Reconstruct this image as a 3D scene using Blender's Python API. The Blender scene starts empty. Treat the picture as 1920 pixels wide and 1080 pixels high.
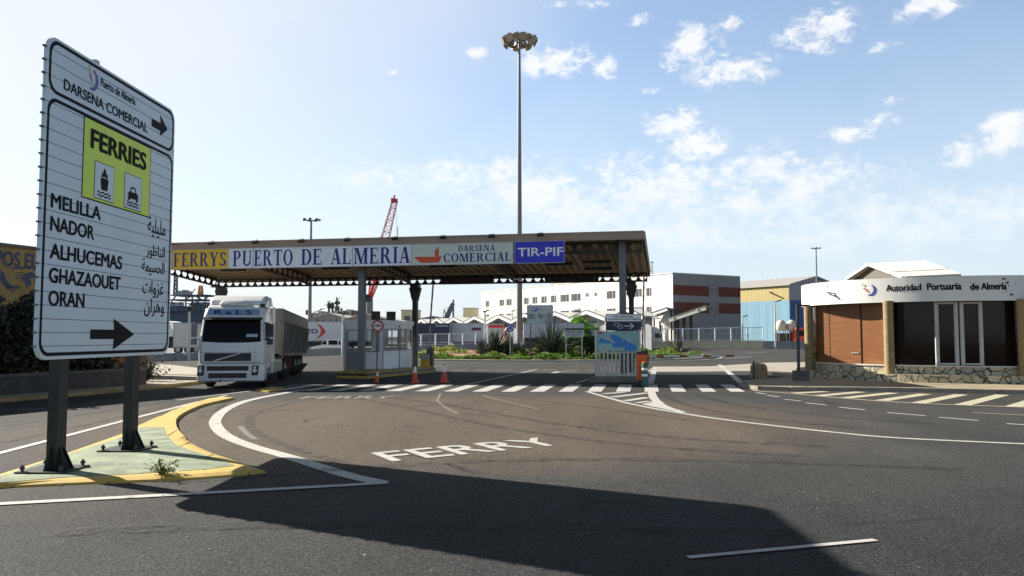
import bpy, math, random
from mathutils import Vector, Matrix
R = random.Random(7)
PI = math.pi
sc = bpy.context.scene
COL = sc.collection
# ---------------------------------------------------------------- camera
CAMH = 2.0; FPX = 1478.0; PIT = math.atan(91 / FPX)
cd = bpy.data.cameras.new('camera'); cam = bpy.data.objects.new('camera', cd); COL.objects.link(cam); sc.camera = cam
cd.sensor_width = 36; cd.lens = 36 * FPX / 1920; cd.clip_start = .1; cd.clip_end = 9000
cam.location = (0, 0, CAMH); cam.rotation_euler = (PI / 2 + PIT, 0, 0)
# ---------------------------------------------------------------- sun, sky, exposure
SUN = Vector((-1.504, .85, 1.0)).normalized()
SUN_EL = math.asin(SUN.z); SUN_ROT = math.atan2(SUN.x, SUN.y)
sl = bpy.data.lights.new('sun', 'SUN'); so = bpy.data.objects.new('sun', sl); COL.objects.link(so)
sl.energy = 5.0; sl.angle = math.radians(.5); sl.color = (1, .93, .82)
so.rotation_euler = (-SUN).to_track_quat('-Z', 'Y').to_euler(); so.location = (0, 0, 60)
sc.view_settings.view_transform = 'Standard'; sc.view_settings.look = 'None'
sc.view_settings.exposure = 1.3; sc.view_settings.gamma = 1
sc.cycles.max_bounces = 7; sc.cycles.transparent_max_bounces = 12
W = bpy.data.worlds.new('World'); sc.world = W; W.use_nodes = True

def ray(px, py):
    x = (px - 960) / FPX; y = (540 - py) / FPX
    return Vector((x, math.cos(PIT) - y * math.sin(PIT), math.sin(PIT) + y * math.cos(PIT)))
def G(px, py, z=0.0):                    # ground point seen at a photo position
    d = ray(px, py); t = (z - CAMH) / d.z
    return Vector((d.x * t, d.y * t, z))
def U(px, py, D):                        # point at distance D along the view
    d = ray(px, py); t = D / d.y
    return Vector((d.x * t, D, CAMH + d.z * t))
def onplane(px, py, P0, n):
    d = ray(px, py); o = Vector((0, 0, CAMH)); t = (P0 - o).dot(n) / d.dot(n)
    return o + d * t

def world():
    nt = W.node_tree; N = nt.nodes; L = nt.links
    bg = N['Background']; bg.inputs[1].default_value = .05
    sky = N.new('ShaderNodeTexSky'); sky.sky_type = 'NISHITA'; sky.sun_disc = False
    sky.sun_elevation = SUN_EL; sky.sun_rotation = SUN_ROT; sky.dust_density = 1.0; sky.air_density = 1.0; sky.ozone_density = 2.0
    tc = N.new('ShaderNodeTexCoord'); sx = N.new('ShaderNodeSeparateXYZ'); L.new(tc.outputs['Generated'], sx.inputs[0])
    def mth(op, a, b=None, cl=False):
        n = N.new('ShaderNodeMath'); n.operation = op; n.use_clamp = cl
        for i, v in enumerate((a, b)):
            if v is None: continue
            if isinstance(v, (int, float)): n.inputs[i].default_value = v
            else: L.new(v, n.inputs[i])
        return n.outputs[0]
    def ramp(v, a, b, lo=0., hi=1.):
        n = N.new('ShaderNodeMapRange'); n.interpolation_type = 'SMOOTHSTEP'; L.new(v, n.inputs[0])
        for i, q in enumerate((a, b, lo, hi)): n.inputs[i + 1].default_value = q
        return n.outputs[0]
    def mix(f, a, b):
        n = N.new('ShaderNodeMix'); n.data_type = 'RGBA'; L.new(f, n.inputs[0])
        for s, v in ((6, a), (7, b)):
            if isinstance(v, tuple): n.inputs[s].default_value = v + (1,)
            else: L.new(v, n.inputs[s])
        return n.outputs[2]
    az = mth('ARCTAN2', sx.outputs[0], sx.outputs[1]); el = mth('ARCSINE', sx.outputs[2])
    cv = N.new('ShaderNodeCombineXYZ'); L.new(az, cv.inputs[0]); L.new(el, cv.inputs[1])
    nz = N.new('ShaderNodeTexNoise'); nz.inputs['Scale'].default_value = 20; nz.inputs['Detail'].default_value = 5; nz.inputs['Roughness'].default_value = .62
    mp = N.new('ShaderNodeMapping'); mp.inputs['Scale'].default_value = (1, 1, 1.5); L.new(tc.outputs['Generated'], mp.inputs[0]); L.new(mp.outputs[0], nz.inputs[0])
    nf = N.new('ShaderNodeTexNoise'); nf.inputs['Scale'].default_value = 62; nf.inputs['Detail'].default_value = 7; nf.inputs['Roughness'].default_value = .6; nf.inputs['Distortion'].default_value = .5; L.new(mp.outputs[0], nf.inputs[0])
    cn = mth('ADD', mth('MULTIPLY', mth('SUBTRACT', nz.outputs[0], .5), 1.7), mth('MULTIPLY', mth('MULTIPLY', mth('SUBTRACT', nf.outputs[0], .5), 2.6), ramp(el, .1, .24, .3, 1.)))
    acc = None
    puffs = [(895,98,26,14,1),(1200,35,30,16,.95),(1050,112,90,38,1),(1130,128,34,30,1),(1000,128,30,24,1),(1300,88,58,46,1.05),(1258,115,30,24,1),(1370,42,24,15,.95),(1370,132,105,32,1),
             (1545,55,62,44,1.1),(1490,72,44,22,1),(1740,4,70,30,1.1),(1218,169,22,11,.95),(735,135,18,9,.85),(1265,235,75,44,1.1),(1300,272,70,44,1.05),(1335,278,34,34,1),(1600,250,55,18,1),
             (1645,228,40,16,.8),(1650,88,36,10,.75),(1800,287,36,32,1.0),(1895,248,50,40,1.05),(1660,190,45,12,.7),(1450,325,95,58,1.05),(1500,350,90,60,1),(1225,345,170,75,.95),(1000,365,190,60,.9),(1410,380,120,60,.85),(1680,395,180,50,.8),(1860,400,130,50,.8),(1100,400,200,60,.85),(1090,8,80,10,.7),(1330,330,160,60,.7),(1560,340,150,55,.7),(1760,430,200,50,.75),(1300,430,300,60,.8),(900,330,220,60,.7),(1560,440,240,50,.75),(700,330,160,40,.6)]
    for px, py, rx, ry, k in puffs:
        d = ray(px, py).normalized(); a = math.atan2(d.x, d.y); e = math.asin(d.z)
        s = N.new('ShaderNodeVectorMath'); s.operation = 'SUBTRACT'; L.new(cv.outputs[0], s.inputs[0]); s.inputs[1].default_value = (a, e, 0)
        m = N.new('ShaderNodeVectorMath'); m.operation = 'MULTIPLY'; L.new(s.outputs[0], m.inputs[0]); m.inputs[1].default_value = (FPX / rx / 1.25, FPX / ry / 1.25, 0)
        l = N.new('ShaderNodeVectorMath'); l.operation = 'LENGTH'; L.new(m.outputs[0], l.inputs[0])
        v = mth('MULTIPLY', mth('SUBTRACT', 1.0, l.outputs['Value'], True), k)
        acc = v if acc is None else mth('MAXIMUM', acc, v)
    mask = ramp(mth('ADD', acc, cn), .1, 1.1)
    mask = mth('MULTIPLY', mask, ramp(acc, .0, .5))
    # thin veil low in the sky and towards the sun
    sd = N.new('ShaderNodeVectorMath'); sd.operation = 'DOT_PRODUCT'; L.new(tc.outputs['Generated'], sd.inputs[0]); sd.inputs[1].default_value = SUN
    veil = mth('MAXIMUM', ramp(sd.outputs['Value'], .3, .9), ramp(el, .0, .4, 1.0, 0.27))
    veil = mth('MULTIPLY', veil, ramp(el, .42, .7, .92, .15))
    nz2 = N.new('ShaderNodeTexNoise'); nz2.inputs['Scale'].default_value = 5; nz2.inputs['Detail'].default_value = 5; L.new(mp.outputs[0], nz2.inputs[0])
    veil = mth('MULTIPLY', veil, ramp(nz2.outputs[0], .25, .75, .82, 1.0), True)
    gain = N.new('ShaderNodeMix'); gain.data_type = 'RGBA'; gain.blend_type = 'MULTIPLY'; gain.inputs[0].default_value = 1; L.new(sky.outputs[0], gain.inputs[6]); gain.inputs[7].default_value = (.9, 1.02, 1.12, 1)
    g2 = N.new('ShaderNodeMix'); g2.data_type = 'RGBA'; g2.blend_type = 'MULTIPLY'; g2.inputs[0].default_value = 1; L.new(gain.outputs[2], g2.inputs[6]); L.new(ramp(el, .42, .65, 1.4, .18), g2.inputs[7])
    c = mix(veil, g2.outputs[2], mix(ramp(sd.outputs['Value'], .35, .75), (6.5, 7.3, 7.9), (7.35, 7.5, 7.7)))
    c = mix(mth('MULTIPLY', mask, ramp(el, .06, .24, .55, .9)), c, (8.2, 8.3, 8.4))
    L.new(c, bg.inputs[0])
world()

# ---------------------------------------------------------------- helpers
MATS = {}
def mat(name, col, rough=.6, metal=0., var=.12, scale=3., bump=0., bscale=40., streak=None, spec=.5, coat=0.):
    if name in MATS: return MATS[name]
    m = bpy.data.materials.new(name); m.use_nodes = True; nt = m.node_tree; N = nt.nodes; L = nt.links
    b = N['Principled BSDF']; b.inputs['Roughness'].default_value = rough; b.inputs['Metallic'].default_value = metal
    b.inputs['Specular IOR Level'].default_value = spec; b.inputs['Coat Weight'].default_value = coat
    tc = N.new('ShaderNodeTexCoord')
    nz = N.new('ShaderNodeTexNoise'); nz.inputs['Scale'].default_value = scale; nz.inputs['Detail'].default_value = 6; nz.inputs['Roughness'].default_value = .65
    if streak:
        mp = N.new('ShaderNodeMapping'); mp.inputs['Scale'].default_value = streak; L.new(tc.outputs['Object'], mp.inputs[0]); L.new(mp.outputs[0], nz.inputs[0])
    else: L.new(tc.outputs['Object'], nz.inputs[0])
    cr = N.new('ShaderNodeValToRGB'); L.new(nz.outputs[0], cr.inputs[0])
    cr.color_ramp.elements[0].position = .3; cr.color_ramp.elements[1].position = .72
    cr.color_ramp.elements[0].color = tuple(c * (1 - var) for c in col) + (1,)
    cr.color_ramp.elements[1].color = tuple(min(1, c * (1 + var)) for c in col) + (1,)
    L.new(cr.outputs[0], b.inputs['Base Color'])
    if bump:
        n2 = N.new('ShaderNodeTexNoise'); n2.inputs['Scale'].default_value = bscale; n2.inputs['Detail'].default_value = 4; L.new(tc.outputs['Object'], n2.inputs[0])
        bp = N.new('ShaderNodeBump'); bp.inputs['Strength'].default_value = bump; bp.inputs['Distance'].default_value = .02; L.new(n2.outputs[0], bp.inputs['Height']); L.new(bp.outputs[0], b.inputs['Normal'])
    MATS[name] = m; return m

def glass(name, tint=(.6, .7, .7), f=.35):
    if name in MATS: return MATS[name]
    m = bpy.data.materials.new(name); m.use_nodes = True; nt = m.node_tree; N = nt.nodes; L = nt.links
    N.remove(N['Principled BSDF']); o = N['Material Output']
    t = N.new('ShaderNodeBsdfTransparent'); t.inputs[0].default_value = tint + (1,)
    g = N.new('ShaderNodeBsdfGlossy'); g.inputs['Roughness'].default_value = .03
    fr = N.new('ShaderNodeFresnel'); fr.inputs[0].default_value = 1.5
    mx = N.new('ShaderNodeMixShader'); L.new(fr.outputs[0], mx.inputs[0]); L.new(t.outputs[0], mx.inputs[1]); L.new(g.outputs[0], mx.inputs[2]); L.new(mx.outputs[0], o.inputs[0])
    MATS[name] = m; return m

_tc = {}
def text_mesh(s, bold=0.):
    k = (s, bold)
    if k not in _tc:
        c = bpy.data.curves.new('lettering', 'FONT'); c.body = s; c.size = 1; c.offset = bold; c.resolution_u = 4
        o = bpy.data.objects.new('lettering', c); COL.objects.link(o)
        dg = bpy.context.evaluated_depsgraph_get(); e = o.evaluated_get(dg); m = e.to_mesh()
        vs = [(v.co.x, v.co.y) for v in m.vertices]; fs = [tuple(p.vertices) for p in m.polygons]; e.to_mesh_clear()
        bpy.data.objects.remove(o); bpy.data.curves.remove(c)
        x0 = min(v[0] for v in vs); x1 = max(v[0] for v in vs); y0 = min(v[1] for v in vs); y1 = max(v[1] for v in vs)
        _tc[k] = ([((a - x0) / (x1 - x0), (b - y0) / (y1 - y0)) for a, b in vs], fs, (x1 - x0) / (y1 - y0))
    return _tc[k]

# serif capitals from stems, bars and swelling bowls: unit height
def serif_glyph(c):
    P = []; T = .19; t = .075; s = .06; o = .075
    def box(x0, y0, x1, y1): P.append([(x0, y0), (x1, y0), (x1, y1), (x0, y1)])
    def stem(x, w=T, y0=0, y1=1, b=True, tp=True):
        box(x, y0, x + w, y1)
        if b: box(x - o, y0, x + w + o, y0 + s)
        if tp: box(x - o, y1 - s, x + w + o, y1)
    def arc(cx, cy, rx, ry, a0, a1, th, tv, n=14):
        q = []
        for i in range(n):
            a = math.radians(a0 + (a1 - a0) * i / n); b = math.radians(a0 + (a1 - a0) * (i + 1) / n)
            P.append([(cx + rx * math.cos(a), cy + ry * math.sin(a)), (cx + rx * math.cos(b), cy + ry * math.sin(b)),
                      (cx + (rx - th) * math.cos(b), cy + (ry - tv) * math.sin(b)), (cx + (rx - th) * math.cos(a), cy + (ry - tv) * math.sin(a))])
    def diag(x0, y0, x1, y1, w): P.append([(x0, y0), (x0 + w, y0), (x1 + w, y1), (x1, y1)])
    w = .7
    if c in 'FE':
        stem(o); box(o + T, 1 - t, .62, 1); box(.57, .76, .62, 1 - t); box(o + T, .47, .47, .47 + t); box(.42, .38, .47, .64)
        if c == 'E': box(o + T, 0, .66, t); box(.61, t, .66, .26)
        w = .7
    elif c in 'RP':
        stem(o); xx = o + T; arc(xx + .12, .735, .28, .265, -90, 90, T, t); box(xx, 1 - t, xx + .12, 1); box(xx, .47, xx + .12, .47 + t); w = .7
        if c == 'R': diag(.6, 0, .33, .48, .2); box(.56, 0, .86, s); w = .86
    elif c == 'Y':
        box(.32, 0, .51, .45); box(.24, 0, .59, s); diag(.32, .42, .04, 1, .2); diag(.42, .42, .7, 1, .08); box(-.02, 1 - s, .34, 1); box(.6, 1 - s, .88, 1); w = .86
    elif c == 'S':
        arc(.32, .735, .27, .265, 30, 262, .17, .09); arc(.32, .265, .29, .27, 92, -150, .18, .09); box(.53, .7, .58, .99); box(.03, .02, .08, .32); w = .64
    elif c == 'U':
        stem(o, T, .25, 1, False); stem(.62, .08, .25, 1, False); arc(.3875, .27, .3125, .27, 180, 360, .14, .1); w = .78
    elif c == 'T':
        stem(.3, T, 0, 1, True, False); box(.02, 1 - t, .77, 1); box(.02, .74, .07, 1 - t); box(.72, .74, .77, 1 - t); w = .79
    elif c == 'O': arc(.42, .5, .42, .52, 0, 360, .19, .07, 28); w = .84
    elif c == 'C': arc(.42, .5, .42, .52, 38, 322, .19, .075, 24); box(.7, .68, .75, 1); w = .78
    elif c == 'D': stem(o); arc(.36, .5, .42, .5, -90, 90, .19, t, 18); box(o + T, 1 - t, .37, 1); box(o + T, 0, .37, t); w = .78
    elif c == 'A': diag(.08, 0, .36, 1, .07); diag(.56, 0, .33, 1, .2); box(.2, .29, .62, .29 + t); box(0, 0, .24, s); box(.48, 0, .84, s); w = .82
    elif c == 'L': stem(o); box(o + T, 0, .64, t); box(.58, t, .64, .3); w = .66
    elif c == 'M': stem(o, .08); stem(.78, T); diag(.46, 0, .1, 1, .2); diag(.46, 0, .78, 1, .08); w = 1.05
    elif c == 'N': stem(o, .08); box(.66, 0, .74, 1); box(.58, 1 - s, .82, 1); diag(.55, 0, .08, 1, .2); w = .84
    elif c == 'I': stem(o); w = T + 2 * o
    elif c == ' ': w = .45
    return P, w

class MB:
    def __init__(s): s.v = []; s.f = []; s.m = []; s.M = None
    def add(s, vs, fs, mi=0):
        k = len(s.v)
        s.v += [tuple(s.M @ Vector(p)) if s.M else tuple(p) for p in vs]
        s.f += [tuple(i + k for i in f) for f in fs]; s.m += [mi] * len(fs); return s
    def box(s, x0, x1, y0, y1, z0, z1, mi=0):
        return s.add([(x0,y0,z0),(x1,y0,z0),(x1,y1,z0),(x0,y1,z0),(x0,y0,z1),(x1,y0,z1),(x1,y1,z1),(x0,y1,z1)],
                     [(3,2,1,0),(4,5,6,7),(0,1,5,4),(1,2,6,5),(2,3,7,6),(3,0,4,7)], mi)
    def flat(s, pts, mi=0): return s.add(pts, [tuple(range(len(pts)))], mi)
    def ext(s, pts, vec, mi=0):           # extrude a 3D polygon
        n = len(pts); v = Vector(vec); p = [Vector(q) for q in pts]
        return s.add(p + [q + v for q in p], [tuple(range(n - 1, -1, -1)), tuple(range(n, 2 * n))] + [(i, (i + 1) % n, n + (i + 1) % n, n + i) for i in range(n)], mi)
    def prism(s, pts, z0, z1, mi=0): return s.ext([(p[0], p[1], z0) for p in pts], (0, 0, z1 - z0), mi)
    def bar(s, a, b, w, h=None, mi=0, up=(0, 0, 1)):
        a = Vector(a); b = Vector(b); h = h or w; d = (b - a).normalized(); u = Vector(up)
        if abs(d.dot(u)) > .99: u = Vector((0, 1, 0))
        x = d.cross(u).normalized(); y = x.cross(d)
        q = [a + x * (i * w / 2) + y * (j * h / 2) for i, j in ((-1,-1),(1,-1),(1,1),(-1,1))]
        return s.ext(q, b - a, mi)
    def tube(s, pts, r, n=10, mi=0, cap=True):
        pts = [Vector(p) for p in pts]; k = len(pts); rs = r if isinstance(r, (list, tuple)) else [r] * k
        vs = []; px = None
        for i, p in enumerate(pts):
            d = (pts[min(i + 1, k - 1)] - pts[max(i - 1, 0)])
            d = d.normalized() if d.length > 1e-9 else Vector((0, 0, 1))
            u = Vector((1, 0, 0)) if abs(d.z) > .9 else Vector((0, 0, 1))
            x = px - d * px.dot(d) if px is not None and (px - d * px.dot(d)).length > .1 else d.cross(u)
            x.normalize(); px = x; y = d.cross(x)
            vs += [p + x * (rs[i] * math.cos(2 * PI * j / n)) + y * (rs[i] * math.sin(2 * PI * j / n)) for j in range(n)]
        fs = [(i * n + j, i * n + (j + 1) % n, (i + 1) * n + (j + 1) % n, (i + 1) * n + j) for i in range(k - 1) for j in range(n)]
        if cap: fs += [tuple(range(n - 1, -1, -1)), tuple(range((k - 1) * n, k * n))]
        return s.add(vs, fs, mi)
    def lathe(s, prof, n=16, c=(0, 0, 0), mi=0): return s.tube([(c[0], c[1], c[2] + z) for r, z in prof], [max(r, 1e-4) for r, z in prof], n, mi)
    def loft(s, rings, mi=0, cap=True):
        n = len(rings[0]); vs = [p for r in rings for p in r]
        fs = [(i * n + j, i * n + (j + 1) % n, (i + 1) * n + (j + 1) % n, (i + 1) * n + j) for i in range(len(rings) - 1) for j in range(n)]
        if cap: fs += [tuple(range(n - 1, -1, -1)), tuple(range((len(rings) - 1) * n, len(rings) * n))]
        return s.add(vs, fs, mi)
    def lattice(s, a, b, wa, wb, n, r, mi=0):
        a = Vector(a); b = Vector(b); d = (b - a).normalized(); u = Vector((0, 1, 0)) if abs(d.y) < .9 else Vector((1, 0, 0))
        x = d.cross(u).normalized(); y = x.cross(d); q = []
        for i in range(n + 1):
            f = i / n; w = wa + (wb - wa) * f
            q.append([a.lerp(b, f) + x * (p * w / 2) + y * (t * w / 2) for p, t in ((-1,-1),(1,-1),(1,1),(-1,1))])
        for j in range(4): s.bar(q[0][j], q[n][j], r * 1.5, None, mi)
        for i in range(n):
            for j in range(4):
                k = (j + 1) % 4; s.bar(q[i][j], q[i][k], r, None, mi)
                s.bar(q[i][j if i % 2 else k], q[i + 1][k if i % 2 else j], r, None, mi)
        return s
    def text(s, t, O, ux, uy, w, h, mi=0, bold=0., fn=None):
        vs, fs, asp = text_mesh(t); O = Vector(O); ux = Vector(ux); uy = Vector(uy); nv = (fn(1, 0) - fn(0, 0)).cross(fn(0, 1) - fn(0, 0)).normalized() if fn else ux.cross(uy)
        for q, (dx, dy) in enumerate(((0, 0),) if not bold else ((-1, .5), (1, -.5), (0, 1), (0, -1), (1, .5))):
            da = dx * bold / asp; db = dy * bold * .7; k = nv * (.0004 * q)
            s.add([(fn(a + da, b + db) if fn else O + ux * ((a + da) * w) + uy * ((b + db) * h)) + k for a, b in vs], fs, mi)
        return s
    def serif(s, t, O, ux, uy, w, h, mi=0, nrm=(0, -1, 0)):
        O = Vector(O); ux = Vector(ux); uy = Vector(uy); nv = Vector(nrm); gl = [serif_glyph(c) for c in t]; tot = sum(g[1] + .1 for g in gl) - .1
        k = w / tot; x = 0; i = 0
        for P, gw in gl:
            for p in P:
                i += 1; s.flat([O + ux * ((x + a) * k) + uy * (b * h) + nv * (.0007 * (i % 9)) for a, b in p], mi)
            x += gw + .1
        return s
    def done(s, name, mats, parent=None, smooth=False, bevel=0., loc=None):
        me = bpy.data.meshes.new(name); me.from_pydata(s.v, [], s.f)
        mats = mats if isinstance(mats, (list, tuple)) else [mats]
        for m in mats: me.materials.append(m)
        me.polygons.foreach_set('material_index', s.m)
        if smooth: me.polygons.foreach_set('use_smooth', [True] * len(s.f))
        me.update(); o = bpy.data.objects.new(name, me); COL.objects.link(o)
        if smooth and hasattr(me, 'set_sharp_from_angle'): me.set_sharp_from_angle(angle=math.radians(40))
        if parent: o.parent = parent
        if loc: o.location = loc
        if bevel:
            b = o.modifiers.new('bevel', 'BEVEL'); b.width = bevel; b.segments = 2; b.limit_method = 'ANGLE'; b.angle_limit = math.radians(40)
        return o

def tag(o, label=None, cat=None, group=None, kind=None):
    if label: o['label'] = label
    if cat: o['category'] = cat
    if group: o['group'] = group
    if kind: o['kind'] = kind
    return o
def thing(name, label, cat, loc=(0, 0, 0), rz=0., group=None):
    o = bpy.data.objects.new(name, None); COL.objects.link(o); o.location = loc; o.rotation_euler = (0, 0, rz); o.empty_display_size = .2
    return tag(o, label, cat, group)
def struct(mb, name, mats, **k): return tag(mb.done(name, mats, **k), kind='structure')
def copy_tree(o, parent=None):
    c = o.copy(); COL.objects.link(c); c.parent = parent
    for ch in list(o.children): copy_tree(ch, c)
    return c
def rrect(x0, x1, y0, y1, r, n=6):
    P = []
    for cx, cy, a in ((x1 - r, y0 + r, -90), (x1 - r, y1 - r, 0), (x0 + r, y1 - r, 90), (x0 + r, y0 + r, 180)):
        P += [(cx + r * math.cos(math.radians(a + 90 * i / n)), cy + r * math.sin(math.radians(a + 90 * i / n))) for i in range(n + 1)]
    return P
def smooth_line(pts, n=8):               # Catmull-Rom through ground points
    pts = [Vector(p) for p in pts]; q = []
    for i in range(len(pts) - 1):
        p0 = pts[max(i - 1, 0)]; p1 = pts[i]; p2 = pts[i + 1]; p3 = pts[min(i + 2, len(pts) - 1)]
        for k in range(n):
            t = k / n; q.append(.5 * ((2 * p1) + (p2 - p0) * t + (2 * p0 - 5 * p1 + 4 * p2 - p3) * t * t + (3 * p1 - p0 - 3 * p2 + p3) * t ** 3))
    return q + [pts[-1]]
def strip(mb, pts, w, z, mi=0):
    pts = [Vector((p[0], p[1], 0)) for p in pts]; n = len(pts); vs = []
    ws = w if isinstance(w, (list, tuple)) else [w] * n
    for i, p in enumerate(pts):
        d = (pts[min(i + 1, n - 1)] - pts[max(i - 1, 0)]).normalized(); x = Vector((-d.y, d.x, 0)) * ws[i] / 2
        vs += [(p.x + x.x, p.y + x.y, z), (p.x - x.x, p.y - x.y, z)]
    mb.add(vs, [(2 * i, 2 * i + 1, 2 * i + 3, 2 * i + 2) for i in range(n - 1)], mi)

# ---------------------------------------------------------------- common materials
def asphalt(name, c1, c2, warm=None, rough=.85):
    m = bpy.data.materials.new(name); m.use_nodes = True; nt = m.node_tree; N = nt.nodes; L = nt.links; b = N['Principled BSDF']
    b.inputs['Roughness'].default_value = rough; b.inputs['Specular IOR Level'].default_value = .12
    tc = N.new('ShaderNodeTexCoord')
    def noise(sc_, det, ro=.6, mpv=None):
        n = N.new('ShaderNodeTexNoise'); n.inputs['Scale'].default_value = sc_; n.inputs['Detail'].default_value = det; n.inputs['Roughness'].default_value = ro
        if mpv:
            p = N.new('ShaderNodeMapping'); p.inputs['Scale'].default_value = mpv; L.new(tc.outputs['Object'], p.inputs[0]); L.new(p.outputs[0], n.inputs[0])
        else: L.new(tc.outputs['Object'], n.inputs[0])
        return n.outputs[0]
    def rmp(v, a, b_, ca, cb):
        n = N.new('ShaderNodeValToRGB'); L.new(v, n.inputs[0]); e = n.color_ramp.elements
        e[0].position = a; e[1].position = b_; e[0].color = ca + (1,); e[1].color = cb + (1,); return n.outputs[0]
    def mx(f, a, c, mode='MIX'):
        n = N.new('ShaderNodeMix'); n.data_type = 'RGBA'; n.blend_type = mode
        if isinstance(f, float): n.inputs[0].default_value = f
        else: L.new(f, n.inputs[0])
        L.new(a, n.inputs[6])
        if isinstance(c, tuple): n.inputs[7].default_value = c + (1,)
        else: L.new(c, n.inputs[7])
        return n.outputs[2]
    col = rmp(noise(.22, 5), .3, .7, c1, c2)
    for wz in (warm or ()):               # worn brown patch in the middle of the turning area
        g = N.new('ShaderNodeMapping'); g.vector_type = 'TEXTURE'; g.inputs['Location'].default_value = wz[0]; g.inputs['Rotation'].default_value = (0, 0, wz[2]); g.inputs['Scale'].default_value = wz[1]
        L.new(tc.outputs['Object'], g.inputs[0])
        l = N.new('ShaderNodeVectorMath'); l.operation = 'LENGTH'; L.new(g.outputs[0], l.inputs[0])
        ad = N.new('ShaderNodeMath'); ad.operation = 'ADD'; L.new(l.outputs['Value'], ad.inputs[0])
        nn = N.new('ShaderNodeMath'); nn.operation = 'MULTIPLY'; nn.inputs[1].default_value = .5; L.new(noise(.35, 5), nn.inputs[0]); L.new(nn.outputs[0], ad.inputs[1])
        hf = N.new('ShaderNodeMath'); hf.operation = 'MULTIPLY'; hf.inputs[1].default_value = .5; L.new(ad.outputs[0], hf.inputs[0]); f = rmp(hf.outputs[0], wz[4] / 2, wz[5] / 2, (1, 1, 1), (0, 0, 0)); col = mx(f, col, wz[3])
    col = mx(.55, col, rmp(noise(.5, 6, .7, (1, .18, 1)), .35, .7, (.62, .62, .62), (1.25, 1.25, 1.25)), 'MULTIPLY')   # tyre-polished bands
    col = mx(.8, col, rmp(noise(5, 10, .88), .36, .66, (.62, .62, .62), (1.38, 1.38, 1.38)), 'MULTIPLY')
    col = mx(.9, col, rmp(noise(40, 3, .8), .36, .64, (.3, .3, .3), (1.75, 1.73, 1.7)), 'MULTIPLY')
    col = mx(.8, col, rmp(noise(20, 4, .85), .4, .62, (.52, .52, .52), (1.5, 1.5, 1.5)), 'MULTIPLY')
    vo = N.new('ShaderNodeTexVoronoi'); vo.inputs['Scale'].default_value = 26; L.new(tc.outputs['Object'], vo.inputs['Vector'])
    sp = rmp(vo.outputs['Distance'], .06, .12, (1, 1, 1), (0, 0, 0))
    wn = N.new('ShaderNodeTexWhiteNoise'); L.new(vo.outputs['Position'], wn.inputs[0])
    col = mx(mx(1.0, sp, rmp(wn.outputs[0], .86, .9, (0, 0, 0), (.75, .75, .75)), 'MULTIPLY'), col, (.26, .25, .225))
    # cracks
    v2 = N.new('ShaderNodeTexVoronoi'); v2.feature = 'DISTANCE_TO_EDGE'; v2.inputs['Scale'].default_value = .16
    wv = N.new('ShaderNodeMix'); wv.data_type = 'RGBA'; wv.inputs[0].default_value = .55; n3 = N.new('ShaderNodeTexNoise'); n3.inputs['Scale'].default_value = .6; n3.inputs['Detail'].default_value = 6
    L.new(tc.outputs['Object'], n3.inputs[0]); L.new(tc.outputs['Object'], wv.inputs[6]); L.new(n3.outputs['Color'], wv.inputs[7]); L.new(wv.outputs[2], v2.inputs['Vector'])
    ck = mx(1.0, rmp(v2.outputs['Distance'], .0015, .005, (1, 1, 1), (0, 0, 0)), rmp(noise(.3, 2), .5, .58, (0, 0, 0), (1, 1, 1)), 'MULTIPLY')
    col = mx(ck, col, (.02, .02, .02))
    L.new(col, b.inputs['Base Color'])
    bp = N.new('ShaderNodeBump'); bp.inputs['Strength'].default_value = .7; bp.inputs['Distance'].default_value = .012; L.new(noise(55, 3, .75), bp.inputs['Height']); L.new(bp.outputs[0], b.inputs['Normal'])
    MATS[name] = m; return m
def paint(name, col, wear=.5):            # worn road paint, asphalt showing through
    m = mat(name, col, .7, 0, .12, 3.0); nt = m.node_tree; N = nt.nodes; L = nt.links; b = N['Principled BSDF']
    src = b.inputs['Base Color'].links[0].from_socket; tc = N.new('ShaderNodeTexCoord')
    n = N.new('ShaderNodeTexNoise'); n.inputs['Scale'].default_value = 4.5; n.inputs['Detail'].default_value = 10; n.inputs['Roughness'].default_value = .78; L.new(tc.outputs['Object'], n.inputs[0])
    r = N.new('ShaderNodeValToRGB'); L.new(n.outputs[0], r.inputs[0]); e = r.color_ramp.elements; e[0].position = .55 + .12 * (1 - wear); e[1].position = e[0].position + .1
    e[0].color = (0, 0, 0, 1); e[1].color = (.85, .85, .85, 1)
    x = N.new('ShaderNodeMix'); x.data_type = 'RGBA'; L.new(r.outputs[0], x.inputs[0]); L.new(src, x.inputs[6]); x.inputs[7].default_value = (.06, .057, .054, 1); L.new(x.outputs[2], b.inputs['Base Color'])
    return m
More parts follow.
